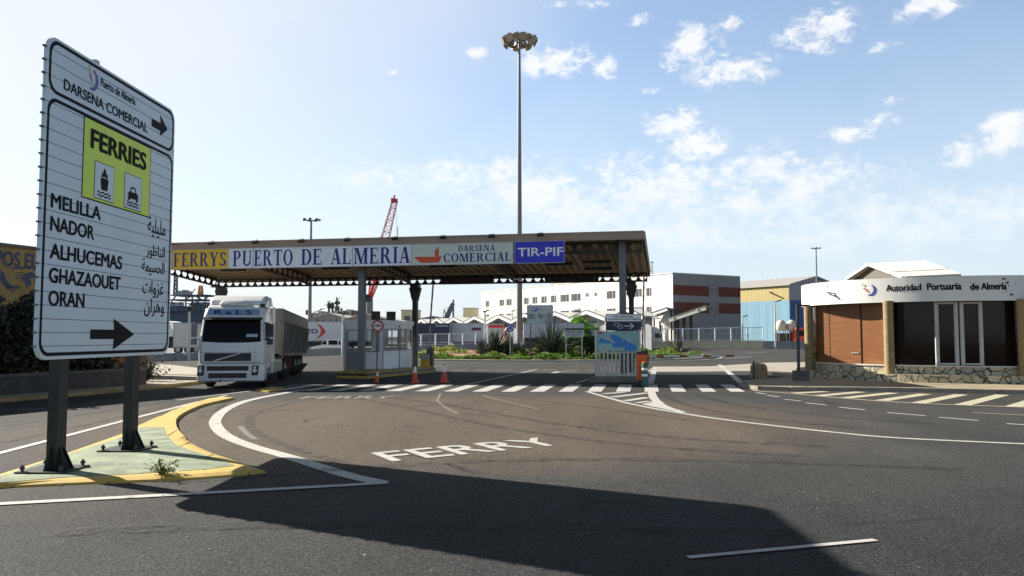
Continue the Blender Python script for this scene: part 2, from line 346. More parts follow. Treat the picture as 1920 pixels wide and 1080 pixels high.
def stone(name):
    m = bpy.data.materials.new(name); m.use_nodes = True; nt = m.node_tree; N = nt.nodes; L = nt.links; b = N['Principled BSDF']; b.inputs['Roughness'].default_value = .85
    tc = N.new('ShaderNodeTexCoord'); nz = N.new('ShaderNodeTexNoise'); nz.inputs['Scale'].default_value = 2.5; nz.inputs['Detail'].default_value = 3; L.new(tc.outputs['Object'], nz.inputs[0])
    w = N.new('ShaderNodeMix'); w.data_type = 'RGBA'; w.inputs[0].default_value = .2; L.new(tc.outputs['Object'], w.inputs[6]); L.new(nz.outputs['Color'], w.inputs[7])
    v = N.new('ShaderNodeTexVoronoi'); v.inputs['Scale'].default_value = 3.3; L.new(w.outputs[2], v.inputs['Vector'])
    ve = N.new('ShaderNodeTexVoronoi'); ve.feature = 'DISTANCE_TO_EDGE'; ve.inputs['Scale'].default_value = 3.3; L.new(w.outputs[2], ve.inputs['Vector'])
    sv = N.new('ShaderNodeSeparateColor'); L.new(v.outputs['Color'], sv.inputs[0])
    r = N.new('ShaderNodeValToRGB'); L.new(sv.outputs[0], r.inputs[0]); e = r.color_ramp.elements; e[0].color = (.3, .28, .2, 1); e[1].color = (.56, .49, .34, 1); e.new(.5).color = (.44, .39, .28, 1)
    g = N.new('ShaderNodeValToRGB'); L.new(ve.outputs['Distance'], g.inputs[0]); g.color_ramp.elements[0].position = .02; g.color_ramp.elements[1].position = .055
    x = N.new('ShaderNodeMix'); x.data_type = 'RGBA'; L.new(g.outputs[0], x.inputs[0]); x.inputs[6].default_value = (.07, .06, .045, 1); L.new(r.outputs[0], x.inputs[7])
    n2 = N.new('ShaderNodeTexNoise'); n2.inputs['Scale'].default_value = 12; n2.inputs['Detail'].default_value = 5; L.new(tc.outputs['Object'], n2.inputs[0])
    y = N.new('ShaderNodeMix'); y.data_type = 'RGBA'; y.blend_type = 'OVERLAY'; y.inputs[0].default_value = .5; L.new(x.outputs[2], y.inputs[6]); L.new(n2.outputs[0], y.inputs[7]); L.new(y.outputs[2], b.inputs['Base Color'])
    bp = N.new('ShaderNodeBump'); bp.inputs['Strength'].default_value = .8; bp.inputs['Distance'].default_value = .04; L.new(g.outputs[0], bp.inputs['Height']); L.new(bp.outputs[0], b.inputs['Normal'])
    MATS[name] = m; return m
def pavers(name, c, scale=(4, 4)):
    m = mat(name, c, .85, 0, .22, 1.2, .3, 60); nt = m.node_tree; N = nt.nodes; L = nt.links; b = N['Principled BSDF']; src = b.inputs['Base Color'].links[0].from_socket
    tc = N.new('ShaderNodeTexCoord'); br = N.new('ShaderNodeTexBrick'); br.inputs['Scale'].default_value = 2.5; br.inputs['Mortar Size'].default_value = .012; br.inputs['Color1'].default_value = (1, 1, 1, 1); br.inputs['Color2'].default_value = (.88, .88, .86, 1); br.inputs['Mortar'].default_value = (.55, .52, .48, 1)
    L.new(tc.outputs['Object'], br.inputs[0]); x = N.new('ShaderNodeMix'); x.data_type = 'RGBA'; x.blend_type = 'MULTIPLY'; x.inputs[0].default_value = 1; L.new(src, x.inputs[6]); L.new(br.outputs[0], x.inputs[7]); L.new(x.outputs[2], b.inputs['Base Color'])
    return m
WHITE = mat('white_paint', (.78, .78, .76), .45, var=.06); BLACK = mat('black_plastic', (.02, .02, .022), .5); RUB = mat('tyre_rubber', (.025, .024, .024), .85, var=.25)
GALV = mat('galvanised_steel', (.36, .37, .38), .5, .5, .15); DKST = mat('dark_painted_steel', (.035, .035, .036), .5, .2, .25); GRYST = mat('grey_painted_steel', (.13, .14, .15), .5, .2, .18)
DGL = mat('dark_glass', (.006, .006, .008), .08, var=.1, spec=.18); BGL = mat('brown_tinted_glass', (.012, .007, .004), .07, var=.3, scale=.6, spec=.22); CONC = mat('pale_concrete', (.42, .39, .33), .85, var=.2, scale=1.5, bump=.2); RED = mat('red_paint', (.5, .03, .025), .45)
LIN = paint('white_road_paint', (.4, .39, .365), .95); LINW = paint('faded_road_paint', (.2, .2, .195), 1.0); YEL = paint('yellow_kerb_paint', (.46, .31, .06), .6); LINY = paint('yellowish_road_paint', (.4, .375, .27), .5)  # LINY: road paint tinted yellowish
# ================================================================ SETTING: ground, kerbs, markings
ASP = asphalt('old_asphalt', (.04, .04, .04), (.058, .057, .055), (((-1.5, 19.5, 0), (9.5, 8.0, 50), .1, (.092, .076, .061), 1.0, 1.35), ((6, -2.5, 0), (34, 12.2, 50), .03, (.042, .0435, .0445), 1.2, 1.34), ((9, 1, 0), (11, 9.5, 50), .1, (.027, .029, .03), .8, 1.6)))
PAV = pavers('sand_paving', (.3, .25, .165)); PAVG = mat('pale_apron_concrete', (.29, .265, .215), .85, var=.2, scale=.5, bump=.2)
struct(MB().flat([(-2500, -300, 0), (2500, -300, 0), (2500, 3500, 0), (-2500, 3500, 0)]), 'ground', ASP)
def kerb(mb, pts, w, h, step=1.0, gap=.012, mi=0, ch=.05):
    """kerb stones laid along a line, chamfered on the road side (right of the walking direction)"""
    pts = [Vector((p[0], p[1], 0)) for p in pts]
    segs = []; cur = pts[0]; d = 0
    for a, b in zip(pts[:-1], pts[1:]):
        L = (b - a).length; t = 0
        while d + (L - t) >= step:
            t += step - d; q = a.lerp(b, t / L); segs.append((cur, q)); cur = q; d = 0
        d += L - t
    if (cur - pts[-1]).length > .1: segs.append((cur, pts[-1]))
    for a, b in segs:
        v = (b - a).normalized(); n = Vector((-v.y, v.x, 0)); a2 = a + v * gap / 2; b2 = b - v * gap / 2
        sec = [(0, 0), (0, h - ch), (ch, h), (w, h), (w, 0)]
        mb.loft([[q + n * x + Vector((0, 0, z)) for x, z in sec] for q in (a2, b2)], mi)

# left pavement with a dusty concrete apron
lk = [(-22, 9), (-18.3, 16), (-15.6, 23.8), (-14.2, 27.9), (-13.15, 33.0), (-13.6, 36.5), (-15, 41), (-18.5, 47), (-24, 54), (-33, 62)]
lks = smooth_line([(a, b, 0) for a, b in lk], 6)
struct(MB().prism([(p.x - .12, p.y) for p in lks] + [(-70, 62), (-70, 9)], -.05, .12), 'pavement', PAVG)
k = MB(); kerb(k, lks, .16, .135); struct(k, 'kerb', mat('dull_yellow_kerb', (.24, .18, .075), .8, var=.35, scale=1.2))
# right pavement round the port office
rk = [(40, 27.2), (26, 27.1), (20, 27.35), (17.9, 27.7), (15, 28.7), (12.7, 29.25), (10.4, 29.4), (9.4, 29.9), (9.15, 31), (9.5, 32.6), (10.3, 33.9), (11.4, 34.9), (12.6, 35.9), (13.4, 37.5), (13.6, 41)]
rks = smooth_line([(a, b, 0) for a, b in rk], 6)
struct(MB().prism([(p.x + .1 if p.y > 30.5 else p.x, p.y + (.1 if p.y < 31 else 0)) for p in reversed(rks)] + [(40, 27.4), (40, 41)], -.05, .13), 'pavement', PAV)
k = MB(); kerb(k, [p for p in reversed(rks)][::-1], .18, .145); struct(k, 'kerb', mat('grey_kerb_stone', (.26, .23, .18), .85, var=.3, scale=2))

# traffic island in front of the big sign
bot = [(-100, 921), (0, 915.5), (100, 911.5), (200, 907), (300, 903), (380, 899), (450, 893), (500, 887)]
rgt = [(472, 877), (432, 863), (400, 852), (373, 840), (352, 827), (338, 813), (332, 800), (334, 788), (350, 776), (380, 763), (412, 755), (440, 749)]
bak = [(410, 744), (390, 747), (353, 758), (317, 771), (263, 795), (230, 812), (127, 848), (0, 888), (-60, 907)]
out = [G(*p) for p in bot] + smooth_line([G(*p) for p in rgt], 4) + [G(x, y, .065) for x, y in bak]
def inset(P, d):
    n = len(P); q = []
    for i in range(n):
        a = (Vector(P[(i + 1) % n]) - Vector(P[i - 1])).normalized(); e = d if 1 < i < n - 9 and P[i][1] < 15.5 else d * .12; q.append((P[i][0] - a.y * e, P[i][1] + a.x * e))
    return q
outp = [(p.x, p.y) for p in out]
from mathutils.geometry import tessellate_polygon
mb = MB(); mb.loft([[(x, y, z) for x, y in P] for P, z in ((outp, -.05), (outp, .004), (inset(outp, .03), .03), (inset(outp, .14), .058), (inset(outp, .2), .065))], cap=False)
tp = [Vector((x, y, .065)) for x, y in inset(outp, .2)]; mb.add(tp, [tuple(t) for t in tessellate_polygon([tp])]); isl = struct(mb, 'traffic_island', YEL)
grn = [(-30, 908), (127, 895), (260, 888.5), (387, 880), (440, 873), (393, 856), (333, 836), (313, 817), (307, 801), (262, 802), (230, 819), (127, 852), (0, 893)]
gm = mat('green_painted_concrete', (.185, .225, .145), .9, var=.5, scale=2.2, bump=.8, bscale=14)
struct(MB().prism([G(x, y, .065)[:2] for x, y in grn], .064, .071), 'island_surface', gm)
j = MB()
for xa, ya, xb, yb in ((22, 914, 36, 899), (112, 911, 124, 894), (202, 907, 211, 890), (290, 903, 294, 886), (378, 899, 384, 881), (470, 890.5, 457, 880), (313, 818, 333, 806), (356, 829, 334, 838), (400, 852, 380, 858), (300, 780, 318, 771.5), (372, 752, 384, 757)):
    j.bar(G(xa, ya, .066) if ya < 882 else G(xa, ya, .008), G(xb, yb, .064), .02, .008)
struct(j, 'kerb_joints', BLACK)
def paintline(name, pts, w, m=LIN, n=8, z=.009):
    mb = MB(); strip(mb, smooth_line([G(*p) for p in pts], n) if n else [G(*p) for p in pts], w, z); return struct(mb, name, m)
paintline('road_marking_edge_line', [(571, 730.5), (520, 740), (463, 752), (424, 768), (404, 788), (410, 806), (434, 823), (480, 840), (523, 852), (560, 863), (613, 880), (660, 894), (716, 906)], .27)
paintline('road_marking_stop_line', [(-120, 953), (0, 946), (320, 929), (640, 911.5), (728, 906)], .17, n=0, z=.012)
paintline('road_marking_lane_line', [(-60, 864), (0, 850), (230, 790), (367, 755), (425, 742)], .16, n=0)
paintline('road_marking_lane_line', [(40, 768), (150, 767)], .14, LINW, n=0)
paintline('road_marking_dash', [(1290, 1047), (1642, 1014)], .085, n=0, z=.012)
mb = MB()
for O, A, B, M_ in (((738, 866), (1062, 833.5), (697, 850), LIN), ((561, 748.6), (735, 747.6), (577, 743.6), LINW)):
    O = G(*O); A = G(*A) - O; B = G(*B) - O; up = Vector((0, 0, .009))
    mb = MB(); mb.text('FERRY', O, A, B, 1, 1, 0, .02, fn=lambda a, b: O + A * a + B * b + up); struct(mb, 'road_marking_lettering', M_)
mb = MB()                                  # pedestrian crossing
for i in range(-8, 9):
    px = 939 + 53.6 * i; d0 = 28.7 + max(0, (-1.2 - (px - 960) / FPX * 28.7)) * .09; x0 = (px - 960) / FPX * d0; d1 = 32.9
    sx = .17 * (d1 - d0)
    if abs(i - 6) < .5: x0 -= .05
    mb.flat([(x0, d0, .009), (x0 + .52, d0, .009), (x0 + .52 + sx, d1, .009), (x0 + sx, d1, .009)])
struct(mb, 'road_marking_crossing', LIN)
mb = MB()                                  # hatched nose between the two lanes
strip(mb, smooth_line([G(*p) for p in ((1100, 734.3), (1140, 746), (1180, 757), (1240, 769), (1280, 775.5), (1320, 782), (1407, 793.5), (1553, 810), (1680, 821.5), (1920, 833), (2100, 841))], 6), .17, .009)
strip(mb, smooth_line([G(*p) for p in ((1221, 734.3), (1226, 747), (1237, 757), (1252, 765), (1280, 774))], 6), [.28] * 12 + [.24] * 12 + [.2], .010)
mb.flat([G(*p) + Vector((0, 0, .011)) for p in ((1203, 758.5), (1232, 752), (1242, 760), (1262, 770), (1290, 777))])
for a, b, w in (((1131, 738.5), (1170, 736), .3), ((1147, 745), (1214, 737), .3), ((1172, 752), (1214, 745.5), .3), ((1194, 756), (1218, 752.5), .22)): strip(mb, [G(*a), G(*b)], w, .0085)
struct(mb, 'road_marking_hatching', LIN)
mb = MB()                                  # hatched strip along the right kerb
strip(mb, smooth_line([G(*p) for p in ((1400, 722), (1406, 727), (1420, 733), (1480, 737.5), (1580, 747), (1713, 756), (1920, 764), (2150, 772))], 6), .14, .009)
for a, b in (((1490, 737.5), (1548, 734.3)), ((1535, 742.5), (1615, 735)), ((1585, 746.5), (1675, 737)), ((1652, 751.5), (1735, 739)), ((1722, 756), (1803, 740)), ((1803, 760), (1880, 740.5)), ((1900, 763), (1960, 744))): strip(mb, [G(*a), G(*b)], .42, .0085)
struct(mb, 'road_marking_hatching', LINY)
mb = MB()
for a, b in (((1418, 736.5), (1436, 739.3)), ((1438, 741.5), (1462, 744.8)), ((1470, 749), (1502, 752.3)), ((1510, 755.8), (1550, 760)), ((1573, 764), (1622, 769)), ((1663, 774), (1735, 780)), ((1761, 783), (1835, 789)), ((1887, 795), (1960, 799))): strip(mb, [G(*a), G(*b)], .13, .009)
struct(mb, 'road_marking_dashes', LIN)
mb = MB(); strip(mb, [G(1823, 774), G(1960, 781)], .3, .009); strip(mb, [G(450, 800), G(464, 815), G(480, 825)], .12, .009); strip(mb, [G(826, 738), G(820, 752), G(836, 765), G(860, 777)], .1, .009)
strip(mb, [G(905, 742), G(925, 748), G(960, 756), G(1010, 768)], .1, .009); struct(mb, 'road_marking_ghost_lines', paint('ghost_road_paint', (.14, .125, .105), 1.2))
mb = MB()
for a, b, w in (((1080, 718.5), (1111, 709), .14), ((872, 722), (1007, 693), .16), ((1219, 720), (1228, 690), .3), ((1349, 684), (1396, 723), .3), ((1215, 693.5), (1425, 692), .42), ((330, 751), (560, 722), .12)): strip(mb, [G(*a), G(*b)], w, .009)
for i in range(10): strip(mb, [G(848 + 42 * i, 694.3), G(877 + 42 * i, 694.2)], .2, .0095)
strip(mb, [G(1037, 699.5), G(1048, 697), G(1080, 696.5)], [.35, .3, .1], .0095); strip(mb, [G(640, 686), G(800, 689), G(840, 686)], .15, .009)
for a, b in (((1290, 668), (1335, 666)), ((1360, 672), (1410, 669)), ((1400, 662), (1440, 660))): strip(mb, [G(*a), G(*b)], .25, .009)
struct(mb, 'road_marking_lines', LIN)
struct(MB().flat([G(*p) + Vector((0, 0, .005)) for p in ((1214, 697), (1300, 697), (1425, 695.5), (1510, 699), (1512, 679), (1440, 680), (1330, 687), (1225, 687.5))]), 'concrete_strip', PAVG)
def stain(name, col, thr):
    m = bpy.data.materials.new(name); m.use_nodes = True; nt = m.node_tree; N = nt.nodes; L = nt.links; b = N['Principled BSDF']; b.inputs['Base Color'].default_value = col + (1,); b.inputs['Roughness'].default_value = .8
    tc = N.new('ShaderNodeTexCoord'); n = N.new('ShaderNodeTexNoise'); n.inputs['Scale'].default_value = 3.5; n.inputs['Detail'].default_value = 9; n.inputs['Roughness'].default_value = .8; L.new(tc.outputs['Object'], n.inputs[0])
    r = N.new('ShaderNodeMapRange'); r.inputs[1].default_value = thr; r.inputs[2].default_value = thr + .16; r.inputs[4].default_value = .45; L.new(n.outputs[0], r.inputs[0]); L.new(r.outputs[0], b.inputs['Alpha']); return m
TYR = stain('tyre_mark', (.018, .017, .016), .42)
for pts, w in ((((330, 905), (520, 890), (800, 870), (1080, 862), (1400, 866), (1800, 880)), .3), (((700, 742), (840, 760), (1010, 790), (1250, 820), (1560, 838)), .28), (((660, 744), (770, 766), (930, 800), (1190, 835), (1500, 855)), .28), (((860, 775), (890, 777), (930, 782)), .22), (((1010, 806), (1060, 806)), .2), (((560, 752), (480, 775), (470, 800), (520, 830), (640, 868)), .22), (((1240, 740), (1290, 760), (1400, 782), (1600, 803)), .25), (((1300, 738), (1370, 757), (1520, 778), (1750, 795)), .25), (((100, 1000), (500, 985), (1000, 985), (1500, 1000)), .35), (((0, 800), (200, 770), (380, 742)), .3), (((0, 830), (190, 790), (330, 757)), .3), (((900, 735), (1000, 750), (1120, 765), (1300, 790)), .2)):
    mb = MB(); strip(mb, smooth_line([G(*p) for p in pts], 8), w, .0135); struct(mb, 'road_tyre_mark', TYR)
OIL = stain('oil_stain', (.016, .015, .015), .5); mb = MB()
for px, py, r in ((780, 800, .5), (930, 870, .35), (1120, 800, .6), (620, 800, .45), (1240, 905, .3), (540, 960, .3), (820, 760, .7), (1450, 830, .5), (300, 985, .35), (950, 990, .3), (1600, 960, .4)):
    c = G(px, py); mb.flat([(c.x + r * R.uniform(.7, 1.2) * math.cos(a * PI / 8), c.y + r * 1.3 * R.uniform(.7, 1.2) * math.sin(a * PI / 8), .0155) for a in range(16)])
struct(mb, 'road_oil_stains', OIL)
c = G(905, 856); 
mb = MB()
for _ in range(220):                       # grit and scraps swept along the kerbs and lines
    q = G(R.uniform(0, 1920), 745 + 335 * R.random() ** 1.6); r = R.uniform(.004, .014); mb.flat([(q.x + r * R.uniform(.6, 1.4) * math.cos(a * PI / 3), q.y + r * R.uniform(.6, 1.4) * math.sin(a * PI / 3), .017 + r * .3) for a in range(6)], R.choice((0, 0, 0, 1, 2)))
tag(mb.done('grit', [mat('grit_grey', (.14, .135, .12), .9), mat('grit_pale', (.34, .33, .3), .8), mat('grit_dark', (.02, .02, .02), .9)]), kind='stuff')
# roundabout with bare earth and kerb
RC = Vector((2, 80)); RR = 18.0
def circ(r, n=72): return [(RC.x + r * math.cos(2 * PI * i / n), RC.y + r * math.sin(2 * PI * i / n)) for i in range(n)]
mb = MB(); n = 72
rings = [[(x, y, z) for x, y in circ(r, n)] for r, z in ((RR - .3, .1), (RR - 3, .28), (RR - 8, .5), (2, .7))]
mb.loft(rings); struct(mb, 'roundabout_earth', mat('orange_earth', (.24, .13, .06), .95, var=.3, scale=.6, bump=.4, bscale=8), smooth=False)
mb = MB(); mb.loft([[(x, y, z) for x, y in circ(r, n)] for r, z in ((RR, 0), (RR, .16), (RR - .32, .17), (RR - .32, .05))], cap=False); struct(mb, 'kerb', CONC)
mb = MB(); strip(mb, [Vector((x, y, 0)) for x, y in circ(RR + .55, n) + circ(RR + .55, n)[:1]], .22, .009); struct(mb, 'road_marking_ring', LIN)
# harbour yard behind the barrier wall
struct(MB().flat([(-60, 62.2, .006), (-28.5, 66, .006), (-19.5, 89, .006), (0, 113, .006), (23, 134, .006), (42, 136, .006), (120, 136, .006), (120, 330, .006), (-180, 330, .006), (-180, 62.2, .006)]), 'yard', mat('yard_concrete', (.14, .135, .125), .9, var=.2, scale=.2))

# ================================================================ BIG DIRECTION SIGN
P0 = Vector((-6.5, 10.8, 0)); P1 = Vector((-6.38, 14.7, 0)); su = (P1 - P0).normalized(); SL = (P1 - P0).length; sn = Vector((su.y, -su.x, 0))
SZ0, SZ1 = 1.675, 6.25
sg = thing('direction_sign', 'tall bluish white ferries direction sign on two dark steel posts, standing on the green island', 'sign', P0, math.atan2(su.y, su.x))
# local frame: x along the board, -y towards the viewer, z up
def S(px, py):
    w = onplane(px, py, P0, sn) - P0; return w.dot(su), w.z
BW = mat('sign_reflective_white', (.6, .68, .74), .4, var=.07, scale=.8); BK = mat('sign_black', (.006, .0065, .008), .6, spec=.12)
mb = MB(); rr = rrect(0, SL, SZ0, SZ1, .22)
mb.ext([(x, 0, z) for x, z in rr], (0, .05, 0)); mb.done('board', [BW], sg, bevel=.006)
mb = MB(); nb = 24; ph = (SZ1 - SZ0) / nb
for i in range(1, nb):
    z = SZ0 + i * ph; mb.box(.0 if 1 < i < nb - 1 else .1, SL - (.0 if 1 < i < nb - 1 else .1), -.0015, .01, z - .005, z + .005)
    mb.box(-.045, .0, .005, .045, z - .012, z + .012)
mb.done('plank_seams', [mat('sign_seam', (.1, .11, .12), .6)], sg)
zd = S(83, 170)[1]
def border(mb, x0, x1, z0, z1, r, w, y):
    o = rrect(x0, x1, z0, z1, r, 8); i_ = rrect(x0 + w, x1 - w, z0 + w, z1 - w, r - w * .6, 8); n = len(o)
    mb.add([(x, y, z) for x, z in o + i_], [(k, (k + 1) % n, n + (k + 1) % n, n + k) for k in range(n)])
mb = MB(); border(mb, .05, SL - .05, zd + .03, SZ1 - .04, .2, .05, -.003); border(mb, .05, SL - .05, SZ0 + .05, zd - .03, .2, .05, -.003); mb.done('border', [BK], sg)
YB = mat('sign_fluorescent_yellow', (.62, .78, .03), .4, var=.06)
mb = MB()
def quad(mb, x0, x1, z0, z1, y, mi): mb.flat([(x0, y, z0), (x1, y, z0), (x1, y, z1), (x0, y, z1)], mi)
def crop(cx, cy): return S(cx / 2.455, cy / 2.455 + 40)
def crop2(cx, cy): return S(cx / 2.0775, cy / 2.0775 + 440)
a = crop(387, 437); b = crop(380, 805); c = crop(692, 588); yx0, yx1, yz1, yz0 = (a[0] + b[0]) / 2, c[0], (a[1] + c[1]) / 2, b[1]
quad(mb, yx0 - .02, yx1 + .02, yz0 - .02, yz1 + .02, -.003, 1); quad(mb, yx0, yx1, yz0, yz1, -.005, 0)
mb.done('ferries_panel', [YB, BK], sg)
for A, B_, C_ in (((437, 641), (433, 808), (523, 678)), ((574, 697), (571, 853), (650, 727))):
    a = crop(*A); b = crop(*B_); c = crop(*C_); x0, x1, z0, z1 = a[0], c[0], b[1], (a[1] + c[1]) / 2; mb = MB()
    quad(mb, x0 - .012, x1 + .012, z0 - .012, z1 + .012, -.007, 1); quad(mb, x0, x1, z0, z1, -.009, 0); w = x1 - x0; h = z1 - z0
    def pg(pts): mb.flat([(x0 + w * p, -.011, z0 + h * q) for p, q in pts], 1)
    for zz in (.2, .11):
        up = [(.14 + .72 * i / 12, zz + .022 * math.sin(i * PI / 2)) for i in range(13)]; pg(up + [(p, q - .045) for p, q in reversed(up)])
    if A[0] < 500: pg([(.34, .26), (.66, .26), (.72, .58), (.5, .62), (.28, .58)]); pg([(.32, .6), (.36, .74), (.64, .74), (.68, .6), (.5, .65)]); pg([(.42, .74), (.42, .82), (.46, .82), (.46, .88), (.54, .88), (.54, .82), (.58, .82), (.58, .74)])
    else:
        pg([(.22, .3), (.78, .3), (.8, .46), (.7, .5), (.3, .5), (.2, .46)]); pg([(.3, .5), (.38, .66), (.62, .66), (.7, .5), (.63, .5), (.58, .61), (.42, .61), (.37, .5)])
        pg([(.22, .24), (.34, .24), (.34, .3), (.22, .3)]); pg([(.66, .24), (.78, .24), (.78, .3), (.66, .3)]); pg([(.12, .52), (.2, .3), (.3, .25), (.2, .25)]); pg([(.88, .52), (.8, .3), (.7, .25), (.8, .25)])
    mb.done('pictogram', [BW, BK], sg)
mb = MB()
def line(t, bl, tl, br, cr=crop, bold=.03, mi=0):
    a = cr(*bl); b = cr(*tl); c = cr(*br); h = b[1] - a[1]
    mb.text(t, (a[0], -.012 if t == 'FERRIES' else -.004, (a[1] + c[1]) / 2), (1, 0, 0), (0, 0, 1), c[0] - a[0], h, mi, bold)
line('Puerto de Almería', (463, 300), (463, 262), (621, 384)); line('DARSENA COMERCIAL', (293, 313), (293, 263), (677, 512)); line('FERRIES', (417, 583), (418, 496), (668, 684), bold=.05)
line('MELILLA', (234, 853), (235, 789), (461, 916), bold=.045); line('NADOR', (231, 964), (232, 897), (430, 1003), bold=.045)
line('ALHUCEMAS', (194, 92), (195, 34), (473, 135), crop2, .045); line('GHAZAOUET', (190, 187), (191, 129), (467, 215), crop2, .045); line('ORAN', (188, 276), (189, 217), (326, 285), crop2, .045)
AR = {'m': '\ufee3\ufee0\ufef4\ufee0\ufef4\ufe94', 'n': '\ufe8d\ufedf\ufee8\ufe8e\ufec7\ufeee\ufead', 'h': '\ufe8d\ufedf\ufea4\ufeb4\ufef4\ufee4\ufe94', 'g': '\ufecf\ufeb0\ufeed\ufe8d\ufe95', 'o': '\ufeed\ufeeb\ufeae\ufe8d\ufee5'}
for kk, x0, x1, yt, yb in (('m', 277, 310, 410, 446), ('n', 274, 309, 460, 487), ('h', 266, 308, 488, 517), ('g', 267, 306, 526, 559), ('o', 270, 307, 561, 594)):
    a = S(x0, (yt + yb) / 2); c = S(x1, (yt + yb) / 2); u = S((x0 + x1) / 2, yt)[1]; d = S((x0 + x1) / 2, yb)[1]
    mb.text(AR[kk][::-1], (a[0], -.004, d), (1, 0, 0), (0, 0, 1), c[0] - a[0], u - d, 0, .01)
def arrow(x0, x1, z0, zs0, zs1, z1, xh, y=-.004): mb.flat([(x0, y, zs0), (xh, y, zs0), (xh - .02, y, z0), (x1, y, (z0 + z1) / 2), (xh - .02, y, z1), (xh, y, zs1), (x0, y, zs1)])
p = crop(697, 482); q = crop(697, 445); t = crop(771, 495); hb = crop(737, 530); ht = crop(737, 430); arrow(p[0], t[0], hb[1], (p[1] + crop(737, 505)[1]) / 2, (q[1] + crop(737, 468)[1]) / 2, ht[1], hb[0])
p = crop2(350, 407); q = crop2(350, 369); t = crop2(522, 388); hb = crop2(441, 448); ht = crop2(443, 327); arrow(p[0], t[0], hb[1], p[1], q[1], ht[1], hb[0])
mb.done('lettering', [BK], sg)
mb = MB(); lx, lz = crop(408, 250); ls = .5        # harbour logo: blue crescent, red comma, yellow dot
def crescent(mb, x, z, r, y, mi, a0=-110, a1=80, k=.55):
    o = [(x + r * math.cos(math.radians(a0 + (a1 - a0) * i / 14)), y, z + r * math.sin(math.radians(a0 + (a1 - a0) * i / 14))) for i in range(15)]
    i_ = [(x - .18 * r + r * k * 1.35 * math.cos(math.radians(a0 + (a1 - a0) * i / 14)), y, z + .1 * r + r * .85 * math.sin(math.radians(a0 + (a1 - a0) * i / 14))) for i in range(1, 14)]
    mb.flat(o + i_[::-1], mi)
crescent(mb, lx + .1, lz - .03, .17, -.004, 0); mb.flat([(lx - .0, -.004, lz + .06), (lx + .07, -.004, lz + .04), (lx + .12, -.004, lz - .08), (lx + .06, -.004, lz - .05)], 1); mb.flat([(lx + .02 + .04 * math.cos(i * .7), -.004, lz + .13 + .04 * math.sin(i * .7)) for i in range(9)], 2)
mb.done('logo', [mat('logo_blue', (.02, .06, .3), .4), mat('logo_red', (.5, .1, .12), .4), mat('logo_yellow', (.6, .45, .1), .4)], sg)
PST = mat('sign_post_steel', (.022, .024, .022), .55, .3, .25, streak=(6, 6, .6))
for px, py in ((111, 872), (248, 836)):
    xl = (onplane(px, 700, P0 - sn * .13, sn) - P0).dot(su)
    mb = MB(); w = .115
    mb.box(xl - w, xl + w, .06, .08, .07, SZ1 - .1); mb.box(xl - w, xl + w, .19, .21, .07, SZ1 - .1); mb.box(xl - .02, xl + .02, .08, .19, .07, SZ1 - .1); mb.box(xl - w, xl - w + .02, .08, .19, .07, SZ1 - .1)
    for s_ in (-1, 1): mb.ext([(xl + s_ * w, .13, .095), (xl + s_ * (w + .16), .13, .095), (xl + s_ * w, .13, .45)], (0, .02, 0)); mb.ext([(xl + s_ * .05, .06, .095), (xl + s_ * .05, -.1, .095), (xl + s_ * .05, .06, .42)], (.015, 0, 0))
    po = mb.done('post', [PST], sg)
    MB().box(xl - .34, xl + .34, -.18, .52, .07, .095).done('base_plate', [PST], po)
    for i in (-1, 1):
        for k_ in (-.11, .45): MB().lathe([(.02, 0), (.02, .03), (.035, .03), (.035, .065), (.018, .065), (.018, .09)], 8, (xl + i * .27, k_, .095)).done('anchor_bolt', [DKST], po)
mb = MB()
for z in (2.2, 3.5, 4.7, 5.8): mb.box(.25, SL - .25, .05, .062, z - .03, z + .03)
mb.box(1.32, 1.42, .06, .16, SZ1 - .2, SZ1 + .09); mb.done('back_rails', [GALV], sg)

pc_ = [G(*p) for p in ((479, 733.5), (503, 736), (534, 730.5), (511, 727.5))]; struct(MB().prism([(p.x, p.y) for p in pc_], -.02, .06), 'kerb', YEL)
# small weed on the island
g = G(302, 890, .06); w = thing('weed', 'small green weed growing through the yellow kerb under the big sign', 'plant', g)
mb = MB()
for i in range(46):
    a = R.uniform(0, 2 * PI); r = R.uniform(.05, .26); h = R.uniform(.03, .2); p = Vector((r * math.cos(a), r * math.sin(a) * .8, h))
    mb.tube([(0, 0, 0), p * .5 + Vector((0, 0, h * .3)), p], [.004, .003, .002], 4, 1)
    for q in range(5):
        c = p * R.uniform(.45, 1.1); d = Vector((R.uniform(-1, 1), R.uniform(-1, 1), R.uniform(.2, 1))).normalized() * .055; s_ = d.cross(Vector((0, 0, 1))).normalized() * .013
        mb.flat([c, c + d * .5 + s_, c + d, c + d * .5 - s_], R.choice((0, 0, 2)))
mb.done('leaves', [mat('weed_green', (.12, .2, .03), .6), mat('weed_stem', (.16, .14, .05), .7), mat('weed_pale', (.26, .3, .05), .6)], w)

